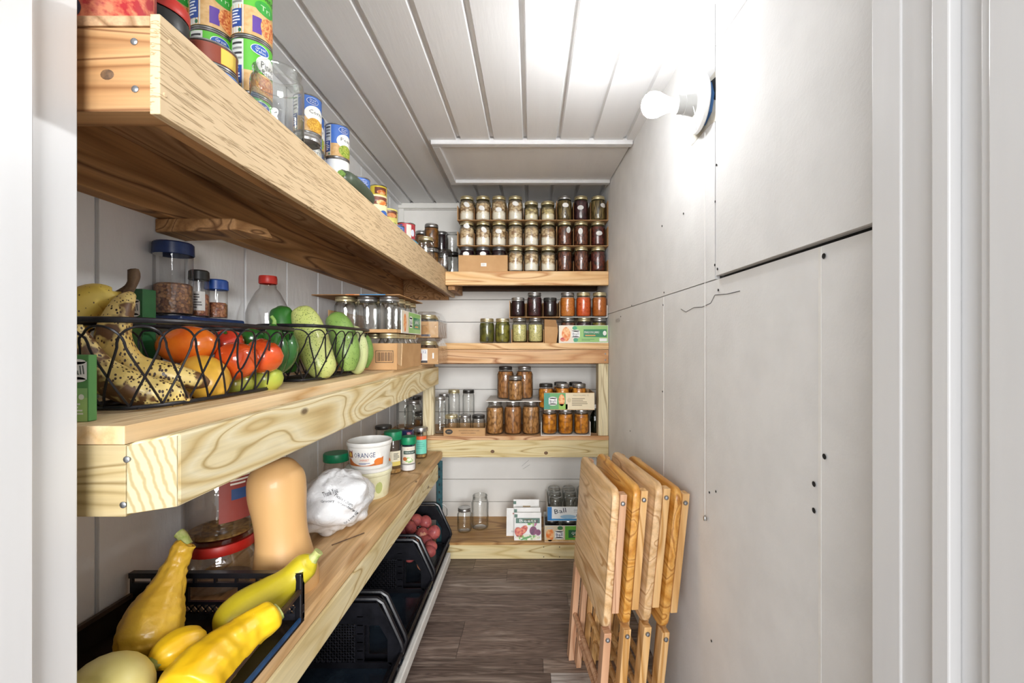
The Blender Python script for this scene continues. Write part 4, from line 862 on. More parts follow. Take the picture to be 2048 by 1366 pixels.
def fruit(name, label, cat, c, rad, rot, mat, prof=None, group=None, lobes=0, amp=0, stem=None, nz=0):
    """a round fruit: profile scaled by radii, turned by rot; stem = material of the little stem"""
    t = thing(name, label, cat, c, group, rot)
    pr = prof or [(math.sin(PI*i/14)*(1-.0*i), -math.cos(PI*i/14)) for i in range(15)]
    mb = MB().lathe(pr, 24, lobes=lobes, amp=amp); mb.v = [(x*rad[0], y*rad[1], z*rad[2]) for x, y, z in mb.v]
    if nz: mb.v = [tuple(Vector(v)*(1+nz*noise.noise(Vector(v)*25+Vector(c)*9))) for v in mb.v]
    link('flesh', mb.mesh('flesh', mat), t)
    if stem: link('stem', MB().lathe([(0, 0), (rad[0]*.12, 0), (rad[0]*.1, rad[2]*.12), (0, rad[2]*.14)], 8, c=(0, 0, rad[2]*.93)).mesh('stem', stem), t)
    return t
def body(name, label, cat, ctrl, mat, group=None, stem=None, stem_m='squash_stem', tip=None, **k):
    """a long vegetable through control points (px, py, depth, radius)"""
    pts = [tuple(at(a, b, y))+(r,) for a, b, y, r in ctrl]
    t = thing(name, label, cat, pts[len(pts)//2][:3], group)
    part('flesh', sweep(pts, **k), mat, t, ang=80)
    if stem: part('stem', sweep([tuple(at(a, b, y))+(r,) for a, b, y, r in stem], 8, 4, nz=.001), stem_m, t, ang=60)
    if tip: part('blossom_end', sweep([tuple(at(a, b, y))+(r,) for a, b, y, r in tip], 8, 3), 'stem_brown', t, ang=60)
    return t
gb = 'ripe bananas in the near basket'
body('banana', 'spotted banana lying along the basket front, lowest of the bunch', 'banana', [(150, 650, .640, .008), (158, 690, .645, .019), (195, 742, .655, .0235), (270, 778, .672, .0245), (335, 790, .690, .021), (368, 797, .702, .012), (376, 800, .706, .006)], 'banana_skin', gb, tip=[(374, 799, .705, .0055), (381, 803, .708, .004)], n=20, facet=.05)
body('banana', 'freckled brown banana running behind the lowest one', 'banana', [(262, 590, .735, .007), (243, 615, .712, .016), (226, 680, .700, .0225), (262, 735, .715, .0235), (335, 752, .735, .022), (395, 762, .752, .014), (418, 768, .760, .006)], 'banana_skin', gb, stem=[(248, 598, .725, .008), (262, 575, .745, .0065), (268, 552, .752, .009), (266, 540, .753, .008)], stem_m='stem_brown', n=20, facet=.05)
body('banana', 'yellow banana with few freckles arching above the basket rim', 'banana', [(248, 592, .74, .009), (228, 600, .73, .018), (190, 598, .715, .0245), (152, 625, .70, .026), (122, 690, .69, .024), (112, 750, .69, .012)], 'banana_yellow', gb, stem=[(238, 592, .738, .009), (258, 575, .745, .0065), (268, 558, .752, .007)], stem_m='stem_brown', n=20, facet=.05)
TP = [(0, -.88), (.35, -.9), (.7, -.72), (.95, -.3), (1, .1), (.9, .5), (.6, .78), (.25, .84), (.06, .80), (0, .79)]
fruit('tomato', 'large orange oval tomato touching the bananas', 'tomato', at(374, 690, .815), (.0355, .0355, .056), (.2, PI/2-.05, .1), 'tomato_orange')
fruit('mango', 'yellow spotted mango under the orange tomato', 'mango', at(408, 757, .790), (.040, .036, .052), (.5, 2.1, .2), 'mango_yellow')
gt = 'red tomatoes in the near basket'
fruit('tomato', 'dark red tomato behind, highest of the red ones', 'tomato', at(455, 690, .90), (.031, .031, .033), (.6, .3, 0), 'tomato_dark', TP, gt, 5, .03, 'pepper_green')
fruit('tomato', 'round red tomato at the basket front with stem scar', 'tomato', at(474, 722, .845), (.037, .037, .038), (2.0, .5, 0), 'tomato_red', TP, gt, 5, .03, 'pepper_green')
fruit('tomato', 'orange-shouldered red tomato nearest the green peppers', 'tomato', at(526, 712, .90), (.036, .036, .037), (.3, .5, .4), 'tomato_red', TP, gt, 5, .04, 'pepper_green')
fruit('tomato', 'green unripe tomato at the basket bottom near the right end', 'tomato', at(530, 757, .93), (.036, .034, .030), (.1, .1, 0), 'green_tomato', TP, 'unripe tomatoes', 5, .02)
fruit('tomato', 'yellow-green unripe tomato beneath the round red one', 'tomato', at(474, 768, .875), (.030, .030, .028), (.1, .1, 0), 'green_tomato', TP, 'unripe tomatoes', 5, .02)
gp = 'green peppers in the near basket'
body('green_pepper', 'small glossy green pepper behind the red tomatoes', 'pepper', [(488, 685, .95, .008), (498, 680, .95, .022), (515, 674, .955, .021), (528, 668, .96, .006)], 'pepper_green', gp, n=16)
body('green_pepper', 'long shiny green pepper standing at the basket end, curled stem', 'pepper', [(546, 650, .955, .007), (548, 672, .950, .020), (556, 705, .945, .022), (558, 735, .945, .012), (558, 748, .945, .004)], 'pepper_green', gp, stem=[(547, 655, .955, .006), (549, 642, .957, .004), (543, 633, .958, .004)], stem_m='cucumber_mid', n=16, lobes=3, amp=.02)
body('green_pepper', 'broad dark pepper against the right end of the near basket', 'pepper', [(578, 668, .985, .010), (574, 690, .978, .024), (566, 722, .965, .022), (556, 745, .955, .008)], 'pepper_green', gp, n=16, lobes=3, amp=.03)
fruit('potato', 'pale tan potato at the back of the near basket behind bananas', 'potato', at(292, 702, .86), (.030, .028, .045), (.3, 1.2, .3), 'kraft_pale', nz=.1)
gc = 'cucumbers in the far basket'
body('cucumber', 'dark green cucumber end rising behind the pale one', 'cucumber', [(560, 612, 1.177, .006), (562, 622, 1.177, .026), (566, 655, 1.172, .031), (575, 710, 1.167, .030), (580, 745, 1.167, .014)], 'cucumber_dark', gc, n=20)
body('cucumber', 'fat pale yellow-green cucumber leaning out of the far basket', 'cucumber', [(598, 614, 1.177, .006), (602, 622, 1.177, .026), (614, 650, 1.172, .037), (630, 700, 1.167, .040), (645, 740, 1.162, .034), (650, 756, 1.159, .012)], 'cucumber_pale', gc, n=24, lobes=3, amp=.04)
body('cucumber', 'mid-green cucumber leaning beside the fat pale one', 'cucumber', [(662, 628, 1.302, .006), (668, 636, 1.302, .028), (682, 662, 1.297, .037), (694, 710, 1.287, .036), (697, 742, 1.282, .016)], 'cucumber_mid', gc, n=24, lobes=3, amp=.04)
body('cucumber', 'light green cucumber low in the far basket, third in line', 'cucumber', [(700, 656, 1.375, .006), (706, 666, 1.370, .028), (714, 700, 1.360, .033), (712, 735, 1.355, .026), (708, 745, 1.355, .01)], 'cucumber_white', gc, n=20)
body('cucumber', 'light green cucumber at the farthest end of the far basket', 'cucumber', [(722, 668, 1.417, .006), (727, 680, 1.417, .022), (730, 710, 1.409, .026), (728, 735, 1.407, .012)], 'cucumber_mid', gc, n=20)

# ---------------------------------------------------------------- middle left shelf: boxes, shakers, bottle, jar packs
def box_thing(name, label, cat, x0, x1, y0, y1, z0, z1, m, bev=.001, group=None, pname='carton_body'):
    t = thing(name, label, cat, ((x0+x1)/2, (y0+y1)/2, z0), group)
    part(pname, MB().box(x0, x1, y0, y1, z0, z1), m, t, bev)
    return t
pm('box_green', '#55914f', '#609a58', 8, .45); pm('box_green_dark', '#1f5a30', '#2a6b3a', 20, .45)
z0 = ZB(.56)+.0006
t = box_thing('lid_box', 'small green box of canning lids at the near left shelf end', 'box', -.66, -.556, .553, .564, z0, z0+.084, 'box_green')
p = Print(.5); p.rect(-.051, .0, .051, .03, '#a9cf7c'); p.rect(-.051, .03, .051, .042, '#8fc077'); script_logo(p, .037, .064, .014, ink='#3c4a44'); p.lines(.024, .004, .048, .024, 5, '#f2f6ea', 2)
for k in range(3): p.ell(.026+.009*k, .031, .0035, .0035, '#eef4e4', 2)
p.poly([(-.0, .044), (.006, .048), (.012, .044), (.012, .052), (0, .052)], '#1f6b3a', 1)
p.plane('print', t, (-.608, .553, z0), (1, 0, 0), (0, 0, 1))
q = at(281, 640, .90)
zt_ = at(281, 578, .80).z
t = box_thing('lid_box', 'dark green box with white badge behind the bananas', 'box', -.745, -.702, .795, .824, ZB(.8)+.0006, zt_, 'box_green_dark')
p = Print(.5); p.rect(-.022, -.19, .022, -.07, 'box_green'); script_logo(p, .003, -.035, .016); p.plane('print', t, (-.7245, .795, zt_), (1, 0, 0), (0, 0, 1))
def shaker(label, px, Y, zb, R, H, capm, capH, content, fill, gm='plastic_frost', neck=1.0, band=None, cat='shaker', capr=1.03, group=None):
    x = PX(px, Y); t = thing('spice_shaker' if cat == 'shaker' else 'jar', label, cat, (x, Y, zb), group)
    hb = H-capH; b = MB().lathe([(0, .003), (R*.9, .002), (R, .006), (R, hb-.012 if neck < 1 else hb), (R*neck, hb)] + ([(R*neck, H-.004)] if neck < 1 else []), 26)
    link('jar_body', b.mesh('jar_body', gm, ang=50), t)
    if content: link('contents', MB().lathe([(0, .004), (R*.93, .005), (R*.95, .012), (R*.95, H*fill-.004), (R*.8, H*fill), (0, H*fill)], 20).mesh('contents', content, ang=50), t)
    rc = R*neck*capr; n_ = 40
    c = MB().lathe([(rc, hb), (rc+.0008, hb+.001), (rc, H-.003), (rc-.003, H), (0, H)], n_, lobes=n_//2 if capm != 'steel' else 0, amp=.012); link('cap', c.mesh('cap', capm), t)
    if band: band.cyl('label', t, R, -PI/2+.5)
    return t
zl = at(380, 633, .92).z
tb = thing('plastic_tub', 'long clear tub with navy lid under the spice shakers, behind the basket', 'tub', (-.735, .97, ZB(.97)+.0006))
part('tub_body', MB().box(-.765, -.706, .885, 1.075, ZB(.97)+.0006, zl-.019), 'plastic_frost', tb, .006)
part('lid', MB().box(-.769, -.701, .880, 1.080, zl-.018, zl), 'navy_plastic', tb, .005)
zt0 = zl+.0006
shaker('tall clear shaker of red pepper flakes with navy lid', 347, .912, zt0, .0335, at(347, 486, .912).z-zt0, 'navy_plastic', .026, 'pepper_flakes', .44, gm='plastic_frost')
p = Print(.006); p.rect(-.022, .016, .014, .058, '#d8d6d0'); p.lines(-.018, .02, .010, .054, 6, '#55534e', 1)
shaker('spice jar with black cap beside the tall shaker', 398, .985, zt0, .0195, at(398, 541, .985).z-zt0, 'black_cap', .022, 'red_spice', .5, neck=.94, gm='plastic_clear', band=p)
shaker('small spice jar with bright blue cap, half full', 433, 1.042, zt0, .0225, at(433, 560, 1.042).z-zt0, 'blue_plastic', .024, 'red_spice', .42, gm='plastic_clear')
Yb = 1.205; zb_ = ZB(Yb)+.0006; t = thing('juice_bottle', 'large clear plastic bottle with a red screw cap', 'bottle', (PX(536, Yb), Yb, zb_)); hT = at(535, 551, Yb).z-zb_
RB = .053
link('bottle_body', MB().lathe([(0, .004), (.047, .002), (RB, .012), (RB, .08), (.050, .085), (RB, .09), (RB, hT-.105), (.047, hT-.082), (.030, hT-.047), (.021, hT-.036), (.0195, hT-.022), (.0195, hT-.004)], 32).mesh('bottle_body', 'plastic_clear', ang=50), t)
link('cap', MB().lathe([(.021, hT-.024), (.0222, hT-.022), (.0222, hT-.009), (.021, hT-.002), (0, hT)], 40, lobes=20, amp=.015).mesh('cap', 'red_plastic'), t)
p = Print(.008); p.rect(-.05, .085, .05, .122, '#a33f2a'); p.cyl('label', t, RB, -PI/2+.5)
jar('wide', PX(494, 1.118), 1.118, ZB(1.118)+.0006, 'clear empty wide jar in front of the big bottle', None, 0, None)
jar('pint', PX(636, 1.44), 1.462, ZB(1.46)+.0006, 'dark jar with gold ring lid behind the cucumbers', 'amber_fruit', .7, 'lid_gold')
# packs of clear jars
x0, x1, yk = -.715, -.474, 1.555; zk = ZB(1.6)+.001
p = Print(.5); p.rect(.045, .025, .108, .068, '#2b1d12', 0); p.rect(.047, .027, .106, .066, 'kraft_card', 1)
for k in range(14): p.rect(.051+.0038*k, .031, .0525+.0038*k+(.001 if k % 3 else 0), .062, '#4a3018', 2)
t = carton('jar_carton', 'lower brown carton of jars with a barcode', x0, x1, yk, yk+.34, zk, .094, 'kraft_card', p)
part('flap', MB().hexa([(x1, yk+.003, zk+.02), (x1+.02, yk-.02, zk+.015), (x1+.022, yk-.018, zk+.015), (x1+.002, yk+.005, zk+.02), (x1, yk+.003, zk+.094), (x1+.024, yk-.022, zk+.094), (x1+.026, yk-.02, zk+.094), (x1+.002, yk+.005, zk+.094)]), 'kraft_pale', t)
gk = 'clear jars in the cartons on the middle left shelf'
zk2 = zk+.1318
for j in range(2):
    for i in range(3):
        if j or i == 2: jar('pint', x0+.041+.0795*i, yk+.044+.08*j, zk+.003, 'clear lidded jar in the lower carton, %s row, %s place' % (('front', 'second')[j], words3[i]), None, 0, 'lid_gold', gk)
for j in range(4): jar('pint', x1-.0425, yk+.044+.08*j, zk+.003, 'clear lidded jar in the lower carton, side column, %s from the front' % ('first', 'second', 'third', 'fourth')[j], None, 0, 'lid_gold', gk) if j > 1 else None
t = carton('jar_carton', 'upper open jar carton with green and orange printed side', x0, x1, yk, yk+.34, zk2, .012, 'kraft_card')
part('side_print_panel', MB().box(x1, x1+.002, yk+.05, yk+.335, zk2, zk2+.085), 'white_card', t)
part('corner_panel', MB().box(x0-.002, x0, yk, yk+.34, zk2, zk2+.08), 'kraft_card', t)
p = Print(.5); p.rect(-.13, .003, .13, .083, '#8fc06a'); p.rect(-.13, .003, -.05, .083, '#e9d9c2', 1); p.ell(-.10, .04, .018, .034, 'art_orange', 2); script_logo(p, -.02, .045, .022); p.rect(.02, .02, .12, .066, '#0f7c49', 1); p.text('JARS', .07, .046, .07, .018, 'paper_white', 2); p.rect(.04, .027, .09, .032, '#e79a4a', 2)
p.plane('print', t, (x1+.002, yk+.19, zk2), (0, 1, 0), (0, 0, 1))
for j in range(2):
    for i in range(3):
        jar('pint', x0+.041+.0795*i, yk+.044+.08*j, zk2+.003, 'clear jar in the upper carton, %s row, %s place' % (('front', 'second')[j], words3[i]), None, 0, 'lid_gold' if i == 0 or j else 'lid_silver', gk)
for j in (2, 3): jar('pint', x1-.0425, yk+.044+.08*j, zk2+.003, 'clear jar in the upper carton, side column, %s from the front' % ('', '', 'third', 'fourth')[j], None, 0, 'lid_gold', gk)
ct = thing('cardboard_sheet', 'torn printed cardboard lid lying across the upper jars', 'card', (-.6, 1.7, zk2+.131))
mb = MB(); vs = []
tx = [x0-.055, x0+.03, x0+.10, x0+.17, x1-.02, x1+.012]
for i, x in enumerate(tx):
    zz = zk2+.1306+.0012*(i % 2)
    for y, d in ((yk-.012+.004*(i % 2), 0), (yk+.32, 0), (yk+.32, .003), (yk-.012+.004*(i % 2), .003)): vs.append((x, y, zz+d))
mb.add(vs, [(i*4+k, i*4+(k+1) % 4, i*4+4+(k+1) % 4, i*4+4+k) for i in range(5) for k in range(4)]+[(3, 2, 1, 0), (20, 21, 22, 23)])
part('sheet', mb, 'kraft_dark', ct, fix=True)
p = Print(.5); p.rect(-.05, -.0005, .0, .0028, 'art_orange'); p.rect(.0, -.0005, .09, .0028, '#3f86b8'); p.plane('print', ct, (-.60, yk-.0145, zk2+.1312), (1, 0, 0), (0, 0, 1))
for i, (dx, dy) in enumerate(((-.06, .20), (-.015, .25))):
    jar('jelly', x1+dx, yk+dy, zk2+.1362, 'squat dark clear jar on the torn cardboard lid, %s one' % ('nearer', 'farther')[i], None, 0, 'lid_dark', 'jars on the torn cardboard lid', inv=False) if False else None
# shrink-wrapped half-pint packs at the far end
ys_, xs0, xs1 = 1.955, -.523, -.413; zp = ZB(ys_)+.001
for lv in range(2):
    z = zp+.118*lv
    p = Print(.5)
    if lv == 0:
        p.rect(-.052, .006, .008, .066, 'paper_white'); p.rect(-.052, .006, .008, .016, '#2a3038', 1); p.rect(-.037, .018, -.017, .048, '#a8452c', 1); p.rect(-.035, .048, -.019, .054, '#c9c9c9', 1); p.text('12', -.004, .055, .014, .012, '#1f4b9a', 1); p.rect(.03, .025, .037, .05, 'paper_white', 1)
    else: p.ell(-.015, .035, .024, .020, '#a8783c', 1); p.text('12 JARS', -.008, .054, .03, .005, '#2a1c10', 1); p.rect(-.02, .005, .02, .015, '#4a4650', 1)
    t = carton('jar_carton', ('lower', 'upper')[lv]+' small brown jar pack in clear wrap near the corner', xs0, xs1, ys_, ys_+.20, z, .072, 'kraft_card', p)
    wr = MB().hexa([(xs0-.002, ys_-.002, z-.0005+.001), (xs1+.003, ys_-.002, z+.0005), (xs1+.003, ys_+.202, z+.0005), (xs0-.002, ys_+.202, z+.0005), (xs0-.001, ys_-.002, z+.08), (xs1+.002, ys_-.002, z+.08), (xs1+.002, ys_+.202, z+.08), (xs0-.001, ys_+.202, z+.08)])
    wr.hexa([(xs0-.001, ys_-.002, z+.08), (xs1+.002, ys_-.002, z+.08), (xs1+.002, ys_+.202, z+.08), (xs0-.001, ys_+.202, z+.08), (xs0+.02, ys_+.015, z+.1165), (xs1-.02, ys_+.015, z+.1165), (xs1-.02, ys_+.185, z+.1165), (xs0+.02, ys_+.185, z+.1165)])
    part('plastic_wrap', wr, 'shrink_wrap', t)
    for i in range(2):
        jar('half', xs0+.055, ys_+.05+.09*i, z+.003, 'clear jar in the %s wrapped pack, %s' % (('lower', 'upper')[lv], ('front', 'back')[i]), None, 0, 'lid_gold', 'jars in the wrapped packs')
# ---------------------------------------------------------------- lower left shelf
ZL = .5606
# near crate and its squash
def lattice(b, plane, u0, u1, v0, v1, w0, w1, nu, nv, th=.003):   # diagonal grid of bars in the x-z (plane 'y') or y-z (plane 'x') plane
    def pt(u, v, w): return (u, w, v) if plane == 'y' else (w, u, v)
    du, dv = (u1-u0)/nu, (v1-v0)/nv; n_ = (0, 1, 0) if plane == 'y' else (1, 0, 0); wm = (w0+w1)/2
    for i in range(nu):
        for j in range(nv):
            a = (pt(u0+du*i, v0+dv*j, wm), pt(u0+du*(i+1), v0+dv*(j+1), wm)); c = (pt(u0+du*(i+1), v0+dv*j, wm), pt(u0+du*i, v0+dv*(j+1), wm))
            for p, q in (a, c): b.bar(p, q, abs(w1-w0), th, (0, 0, 1))
    return b
cx0, cx1, cy0, cy1 = -.766, -.436, .53, .846; ch_ = .095
t = thing('produce_crate', 'low black plastic crate of yellow squash at the near shelf end', 'crate', (-.6, .69, ZL))
part('crate_floor', MB().box(cx0, cx1, cy0, cy1, ZL, ZL+.004), 'crate_floor', t)
b = MB(); y0, y1 = cy1-.006, cy1; zt = ZL+ch_
b.box(cx0, cx1, y0-.003, y1+.003, zt-.010, zt).box(cx0, cx1, y0, y1, zt-.028, zt-.020)
for k in range(9): b.box(cx0+.04*k, cx0+.04*k+.004, y0, y1, zt-.020, zt-.010)
part('far_rim', b, 'black_plastic', t)
b = MB(); sl = [(-.70, -.672), (-.655, -.56), (-.545, -.527)]           # openings of the hand-hold band
xs = [cx0]+[q for s_ in sl for q in s_]+[cx1]
for k in range(0, len(xs), 2): b.box(xs[k], xs[k+1], y0, y1, zt-.056, zt-.028)
for x in (-.686, -.536):
    for k in range(14):
        a0, a1 = 2*PI*k/14, 2*PI*(k+1)/14
        b.bar((x+.0125*math.cos(a0), cy1-.003, zt-.042+.0125*math.sin(a0)), (x+.0125*math.cos(a1), cy1-.003, zt-.042+.0125*math.sin(a1)), .006, .004, (0, 1, 0))
b.box(cx0, cx1, y0, y1, zt-.062, zt-.056)
part('handle_band', b, 'black_plastic', t)
b = lattice(MB(), 'y', cx0, cx1, zt-.078, zt-.062, y0, y1, 24, 1); b.box(cx0, cx1, y0, y1, ZL+.004, zt-.078)
o = part('far_lattice', b, 'black_lattice', t); o['kind'] = 'stuff'
part('corner_post', MB().box(cx1-.012, cx1, cy1-.012, cy1+.003, ZL+.004, zt-.001), 'black_plastic', t, .002)
b = MB().bar((cx1-.003, cy0, ZL+.036), (cx1-.003, cy1-.012, ZL+.062), .007, .007); part('side_rail', b, 'brown_rail', t)
b = MB().box(cx1-.004, cx1, cy0, cy1-.012, ZL+.0045, ZL+.012); part('side_lip', b, 'blue_edge', t)
part('side_rail', MB().box(cx0, cx0+.007, cy0, cy1-.007, ZL+.048, ZL+.056), 'brown_rail', t)
part('side_panel', MB().box(cx0, cx0+.003, cy0, cy1-.007, ZL+.0045, ZL+.048), 'crate_floor', t)
part('near_panel', MB().box(cx0+.008, cx1-.008, cy0, cy0+.004, ZL+.0045, ZL+.05), 'black_plastic', t)
gs = 'summer squash in the near crate'
body('yellow_squash', 'tall warty golden crookneck squash leaning on the left wall', 'squash', [(372, 1085, .780, .010), (368, 1092, .778, .0165), (352, 1130, .770, .0175), (333, 1175, .755, .0265), (312, 1225, .735, .0400), (297, 1275, .715, .0425), (288, 1310, .700, .030), (284, 1328, .692, .010)], 'squash_gold', gs, stem=[(371, 1090, .78, .011), (366, 1074, .782, .0085), (358, 1066, .783, .009)], n=36, seg=9, lobes=10, amp=.035, nz=.0036, ns=110)
body('yellow_squash', 'lime-yellow squash resting on the far right crate corner', 'squash', [(626, 1118, .872, .012), (612, 1130, .868, .0245), (580, 1160, .850, .026), (540, 1190, .825, .033), (490, 1225, .795, .0385), (455, 1255, .770, .033), (436, 1275, .757, .010)], 'squash_lime', gs, stem=[(622, 1122, .87, .0125), (632, 1110, .874, .009), (638, 1103, .876, .010)], n=30, seg=8, lobes=8, amp=.02)
body('yellow_squash', 'bright yellow squash lying over the crate front rail', 'squash', [(556, 1222, .745, .010), (545, 1230, .738, .0235), (505, 1256, .715, .0275), (455, 1297, .680, .035), (405, 1345, .640, .0415), (372, 1395, .61, .040), (352, 1425, .59, .012)], 'squash_yellow', gs, n=34, seg=9, lobes=9, amp=.03, nz=.0022, ns=80, stem=[(552, 1226, .743, .016), (558, 1221, .747, .015)])
body('yellow_squash', 'short plump yellow squash with green stem between the longer ones', 'squash', [(402, 1282, .708, .010), (390, 1285, .700, .024), (358, 1297, .685, .0285), (328, 1312, .668, .024), (306, 1328, .655, .012)], 'squash_yellow', gs, stem=[(312, 1325, .657, .013), (300, 1337, .650, .009), (291, 1345, .646, .010)], n=30, lobes=9, amp=.04)
fruit('spaghetti_squash', 'large pale smooth squash at the nearest end of the crate', 'squash', at(214, 1392, .606), (.052, .052, .062), (PI/2-.3, .2, .9), 'squash_pale')
# clear jars with the red lid, butternut
Yj = .985; xj = PX(442, Yj)
t = thing('plastic_jar', 'lower squat clear plastic jar with red screw lid behind the crate', 'jar', (xj, Yj, ZL)); hl = at(442, 1072, Yj).z-ZL; RJ = .071
link('jar_body', MB().lathe([(0, .004), (RJ*.9, .003), (RJ, .012), (RJ, hl-.05), (RJ*.97, hl-.035), (RJ*.86, hl-.022), (RJ*.86, hl-.004)], 36).mesh('jar_body', 'jar_plastic', ang=50), t)
link('lid', MB().lathe([(RJ*.93, hl-.021), (RJ*.94, hl-.018), (RJ*.94, hl-.003), (RJ*.92, hl), (0, hl)], 72, lobes=36, amp=.006).mesh('lid', 'red_plastic'), t)
t = thing('plastic_jar', 'upper clear plastic jar with some pretzels, standing on the red lid', 'jar', (xj, Yj, ZL+hl+.0006)); h2 = .195
link('jar_body', MB().lathe([(0, .012), (RJ*.8, .008), (RJ*.86, 0), (RJ*.98, .006), (RJ, .018), (RJ, h2-.04), (RJ*.86, h2-.015), (RJ*.86, h2)], 36).mesh('jar_body', 'jar_plastic', ang=50), t)
link('contents', MB().lathe([(0, .013), (RJ*.88, .013), (RJ*.90, .017), (RJ*.80, .020), (RJ*.4, .015), (0, .0145)], 24).mesh('contents', 'pretzel'), t)
p = Print(.01); p.rect(-.01, .05, .085, .15, '#8f3a30'); p.rect(.012, .095, .05, .118, '#2d4a78', 1); p.lines(.01, .125, .06, .148, 3, '#e6ded0', 1); p.cyl('label', t, RJ, -PI/2+.7)
Yn = .968; cxn = 560
t = body('butternut_squash', 'big tan butternut squash standing upright on the shelf', 'squash', [(552, 918, Yn, .012), (553, 926, Yn, .036), (553, 950, Yn, .0545), (555, 985, Yn, .0575), (560, 1030, Yn, .0525), (564, 1070, Yn, .0515), (568, 1110, Yn, .0580), (571, 1150, Yn, .066), (572, 1180, Yn, .066), (572, 1200, Yn, .055), (572, 1206, Yn, .02)], 'butternut', n=40, seg=6, tip=[(552, 920, Yn, .011), (552, 916, Yn, .008)])
# grocery bag
g = G('bag_plastic'); g.base('#eceef0'); g.p(Roughness=.25); g.b.inputs['Alpha'].default_value = .93; g.b.inputs['Subsurface Weight'].default_value = .0; g.bump(g.noise(g.coord((1, 1, 1)), 34, 3, .6, 1.2), .55, .006); M['bag_plastic'] = g.m
def bag():
    Yg = 1.27; c = at(668, 1030, Yg); c.z = ZL+.085
    t = thing('grocery_bag', 'crumpled white plastic grocery bag with black lettering', 'bag', (c.x, Yg, ZL))
    mb = MB(); nu, nv = 64, 36; vs = []; rr = random.Random(5)
    def rad(d):
        d = d.normalized(); k = 0
        for a, f in ((.15, 1.6), (.06, 3.2), (.014, 8)): k += a*(abs(noise.noise(d*f+V(3.1, 7, 1)))*2-.55)
        return 1+k
    for i in range(nv+1):
        for j in range(nu):
            th, ph = PI*i/nv, 2*PI*j/nu; d = V(math.sin(th)*math.cos(ph), math.sin(th)*math.sin(ph), math.cos(th)); f = rad(d)
            p = V(d.x*.098*f, d.y*.130*f, d.z*.088*f)
            if p.z > 0: p.x *= 1-.25*p.z/.09; p.y *= 1-.15*p.z/.09
            p.z = max(p.z, -.0835)
            # the tied top flops over to the right
            if p.z > .02: p.x += (p.z-.02)*.25
            w_ = max(0, d.x*.75-d.y*.3+d.z*.45-.68)/.32
            if w_ > 0: p += V(.055, -.035, .006)*w_**1.5; p.z -= .0*w_
            vs.append(p+V(c.x, Yg, c.z))
    fs = [(i*nu+j, (i+1)*nu+j, (i+1)*nu+(j+1) % nu, i*nu+(j+1) % nu) for i in range(nv) for j in range(nu)]
    mb.add(vs, fs); mb.sm = True
    part('bag_body', mb, 'bag_plastic', t, ang=70)
    import bisect
    from mathutils.bvhtree import BVHTree
    bv = BVHTree.FromPolygons([Vector(v) for v in vs], fs)
    pr = MB()                                    # lettering laid on the crumpled surface
    for s_, px, py, w_, h_, rot in (('Thank You', 660, 985, .040, .014, .35), ('Please return', 688, 1000, .055, .010, -.55), ('to a participating', 692, 1013, .05, .007, -.5), ('Grocery', 655, 1003, .036, .009, .05), ('recycle', 706, 1020, .032, .009, -.6), ('for a new life', 702, 1036, .046, .007, .7), ('store 100', 730, 962, .034, .010, -.4)):
        v2, f2, asp = text2d(s_); q = []; ok = True; cc, sn = math.cos(rot), math.sin(rot)
        for x, y in v2:
            X, Z = x*w_*cc-y*h_*sn, x*w_*sn+y*h_*cc
            tgt = at(px, py, 1.15)+V(X, 0, Z); o_ = V(0, 0, CZ); d_ = (tgt-o_).normalized()
            hit = bv.ray_cast(o_, d_)
            if hit[0] is None: ok = False; break
            q.append(hit[0]-d_*.0012)
        if ok: pr.add(q, f2)
    if pr.v: o = part('lettering', pr, '#000' if False else flat('#26282c'), t); o['kind'] = 'stuff'
bag()
# tubs, jars, shakers farther along
Yt = 1.555; xt = PX(738, Yt)
def tub(label, x, y, z, Rb, Rt, H, m, pr, ang, content=False):
    t = thing('food_tub', label, 'tub', (x, y, z))
    link('tub_body', MB().lathe([(0, .002), (Rb*.95, .0), (Rb, .004), (Rt, H-.016), (Rt*1.02, H-.015), (Rt*1.05, H-.012), (Rt*1.05, H-.003), (Rt*1.03, H), (Rt*.985, H), (Rt*.97, H-.01), (Rb*.95, .006), (0, .005)], 40).mesh('tub_body', m, ang=45), t)
    pr.cyl('label', t, (Rb), ang, 0, (Rt-Rb)/H); return t
p = Print(.008); p.rect(-.11, .012, .06, .075, '#e3e2b8'); p.ell(.0, .045, .026, .026, 'paper_white', 1); p.text('Dip', .0, .052, .03, .013, '#2b4a33', 2); p.rect(-.022, .018, .028, .034, '#14563a', 2); p.ell(.045, .04, .012, .02, '#b8c27a', 1); p.lines(-.02, .002, .03, .009, 2, '#5d5a48', 1)
tub('cream tub with pale green label, under the orange tub', xt, Yt, ZL, .066, .074, .094, 'tub_cream', p, -PI/2+.15)
tl = ZL+.0945
lidt = MB().lathe([(0, 0), (.077, 0), (.079, .002), (.079, .009), (.077, .011), (0, .011)], 40); 
t2 = props(link('tub_lid', lidt.mesh('tub_lid', 'tub_white'), None, (xt, Yt, tl)), 'white lid closing the cream tub', 'lid')
p = Print(.008); p.rect(-.062, .012, .062, .076, '#c9702c'); p.ell(.0, .045, .052, .031, '#f0ede6', 1); p.rect(-.062, .04, -.04, .074, '#8f3a1c', 2); p.ell(-.050, .05, .007, .008, '#d8b04a', 3); p.text('ORANGE', .0, .050, .066, .017, '#1b2f66', 3); p.text('SHERBET', .0, .033, .03, .007, '#d86a1c', 3); p.ell(.045, .025, .015, .012, '#e07a24', 2); p.lines(-.018, .018, .02, .024, 2, '#3b57a0', 3)
tub('open empty white tub with ORANGE label stacked on top', xt+.002, Yt, tl+.0115, .064, .073, .090, 'tub_white', p, -PI/2+.10)
